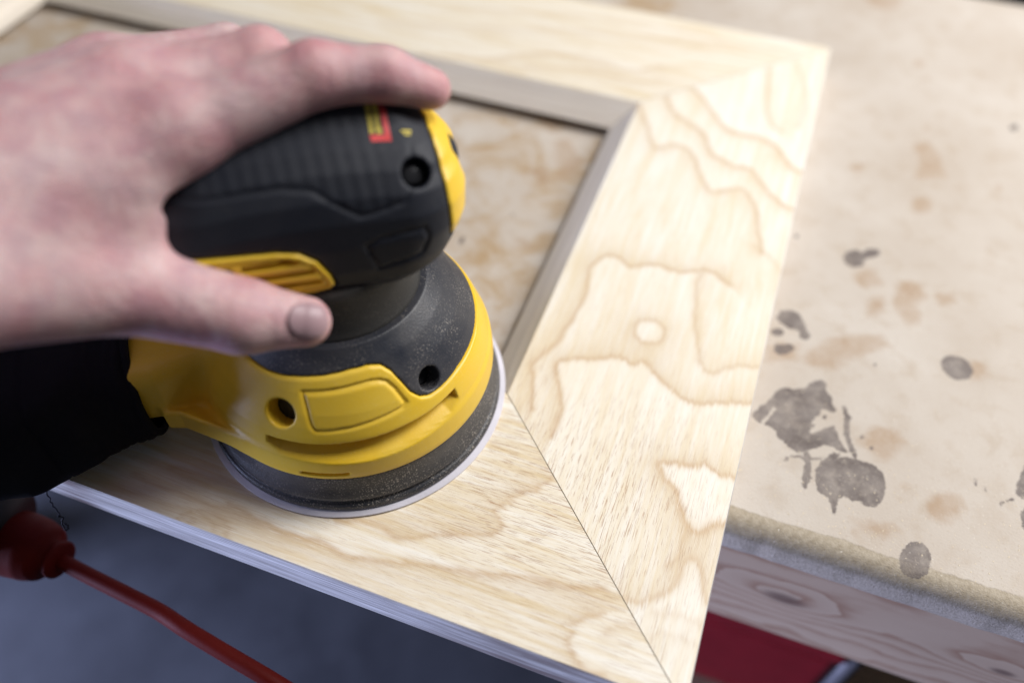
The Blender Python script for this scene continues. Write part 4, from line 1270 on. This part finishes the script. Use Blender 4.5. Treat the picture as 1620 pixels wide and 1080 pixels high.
d1 = capsule(G2, tip_, ttip, 11.6, 8.0)
lx = (G2.X - nc[0]) * td[0] + (G2.Y - nc[1]) * td[1] + (G2.Z - nc[2]) * td[2]
ly = (G2.X - nc[0]) * sd[0] + (G2.Y - nc[1]) * sd[1] + (G2.Z - nc[2]) * sd[2]
lz = (G2.X - nc[0]) * nn[0] + (G2.Y - nc[1]) * nn[1] + (G2.Z - nc[2]) * nn[2]
nq = ((np.abs(lx / 6.4) ** 2.6 + np.abs(ly / 5.4) ** 2.6) ** (1 / 2.6) - 1) * 5
nail = smax(smax(d1 - .35, -(d1 + .5), .2), np.maximum(nq, -lz - 3.0), .3)
nl = link("fingernail", G2.mesh("fingernail", nail), M_NAIL, hand)

# ------------------------------------------------------------------ sawdust: tiny flakes lying on the bench and the boards
fv, ff = [], []


def flake(x, y, z, s):
    a = random.uniform(0, 6.28)
    l_, w_ = s, s * random.uniform(.25, .6)
    ca, sa = math.cos(a), math.sin(a)
    b_ = len(fv)
    for (p, q, r_) in ((-1, -1, .0), (1, -1, .25), (1, 1, .1), (-1, 1, .3), (0, 0, .55)):
        fv.append((x + (p * l_ * ca - q * w_ * sa), y + (p * l_ * sa + q * w_ * ca), z + r_ * w_ + .00003))
    ff.extend([(b_, b_ + 1, b_ + 4), (b_ + 1, b_ + 2, b_ + 4), (b_ + 2, b_ + 3, b_ + 4), (b_ + 3, b_, b_ + 4), (b_ + 3, b_ + 2, b_ + 1, b_)])


for _ in range(650):
    x_, y_ = random.uniform(.10, .25), -.0085 + abs(random.gauss(0, .03))
    flake(x_, y_, 0.0, random.choice((.00012, .00016, .0002, .00035)))
for _ in range(500):
    flake(random.uniform(.10, .30), random.uniform(0, .40), 0.0, random.uniform(.0001, .00028))
for _ in range(1100):
    a = random.uniform(-2.4, .3) + SA
    r_ = .0642 + abs(random.gauss(0, .012))
    x_, y_ = SX + r_ * math.cos(a), SY + r_ * math.sin(a)
    if -.0995 < y_ < -.001:
        flake(x_, y_, FR_T, random.uniform(.00007, .0002))
sw = link("sawdust", mesh_from("sawdust", fv, ff, False), mat_plain("sawdust", (0.74, 0.64, 0.48), .8, .2))
tag(sw, "fine pale sawdust scattered on the bench and boards", "sawdust", kind="stuff")
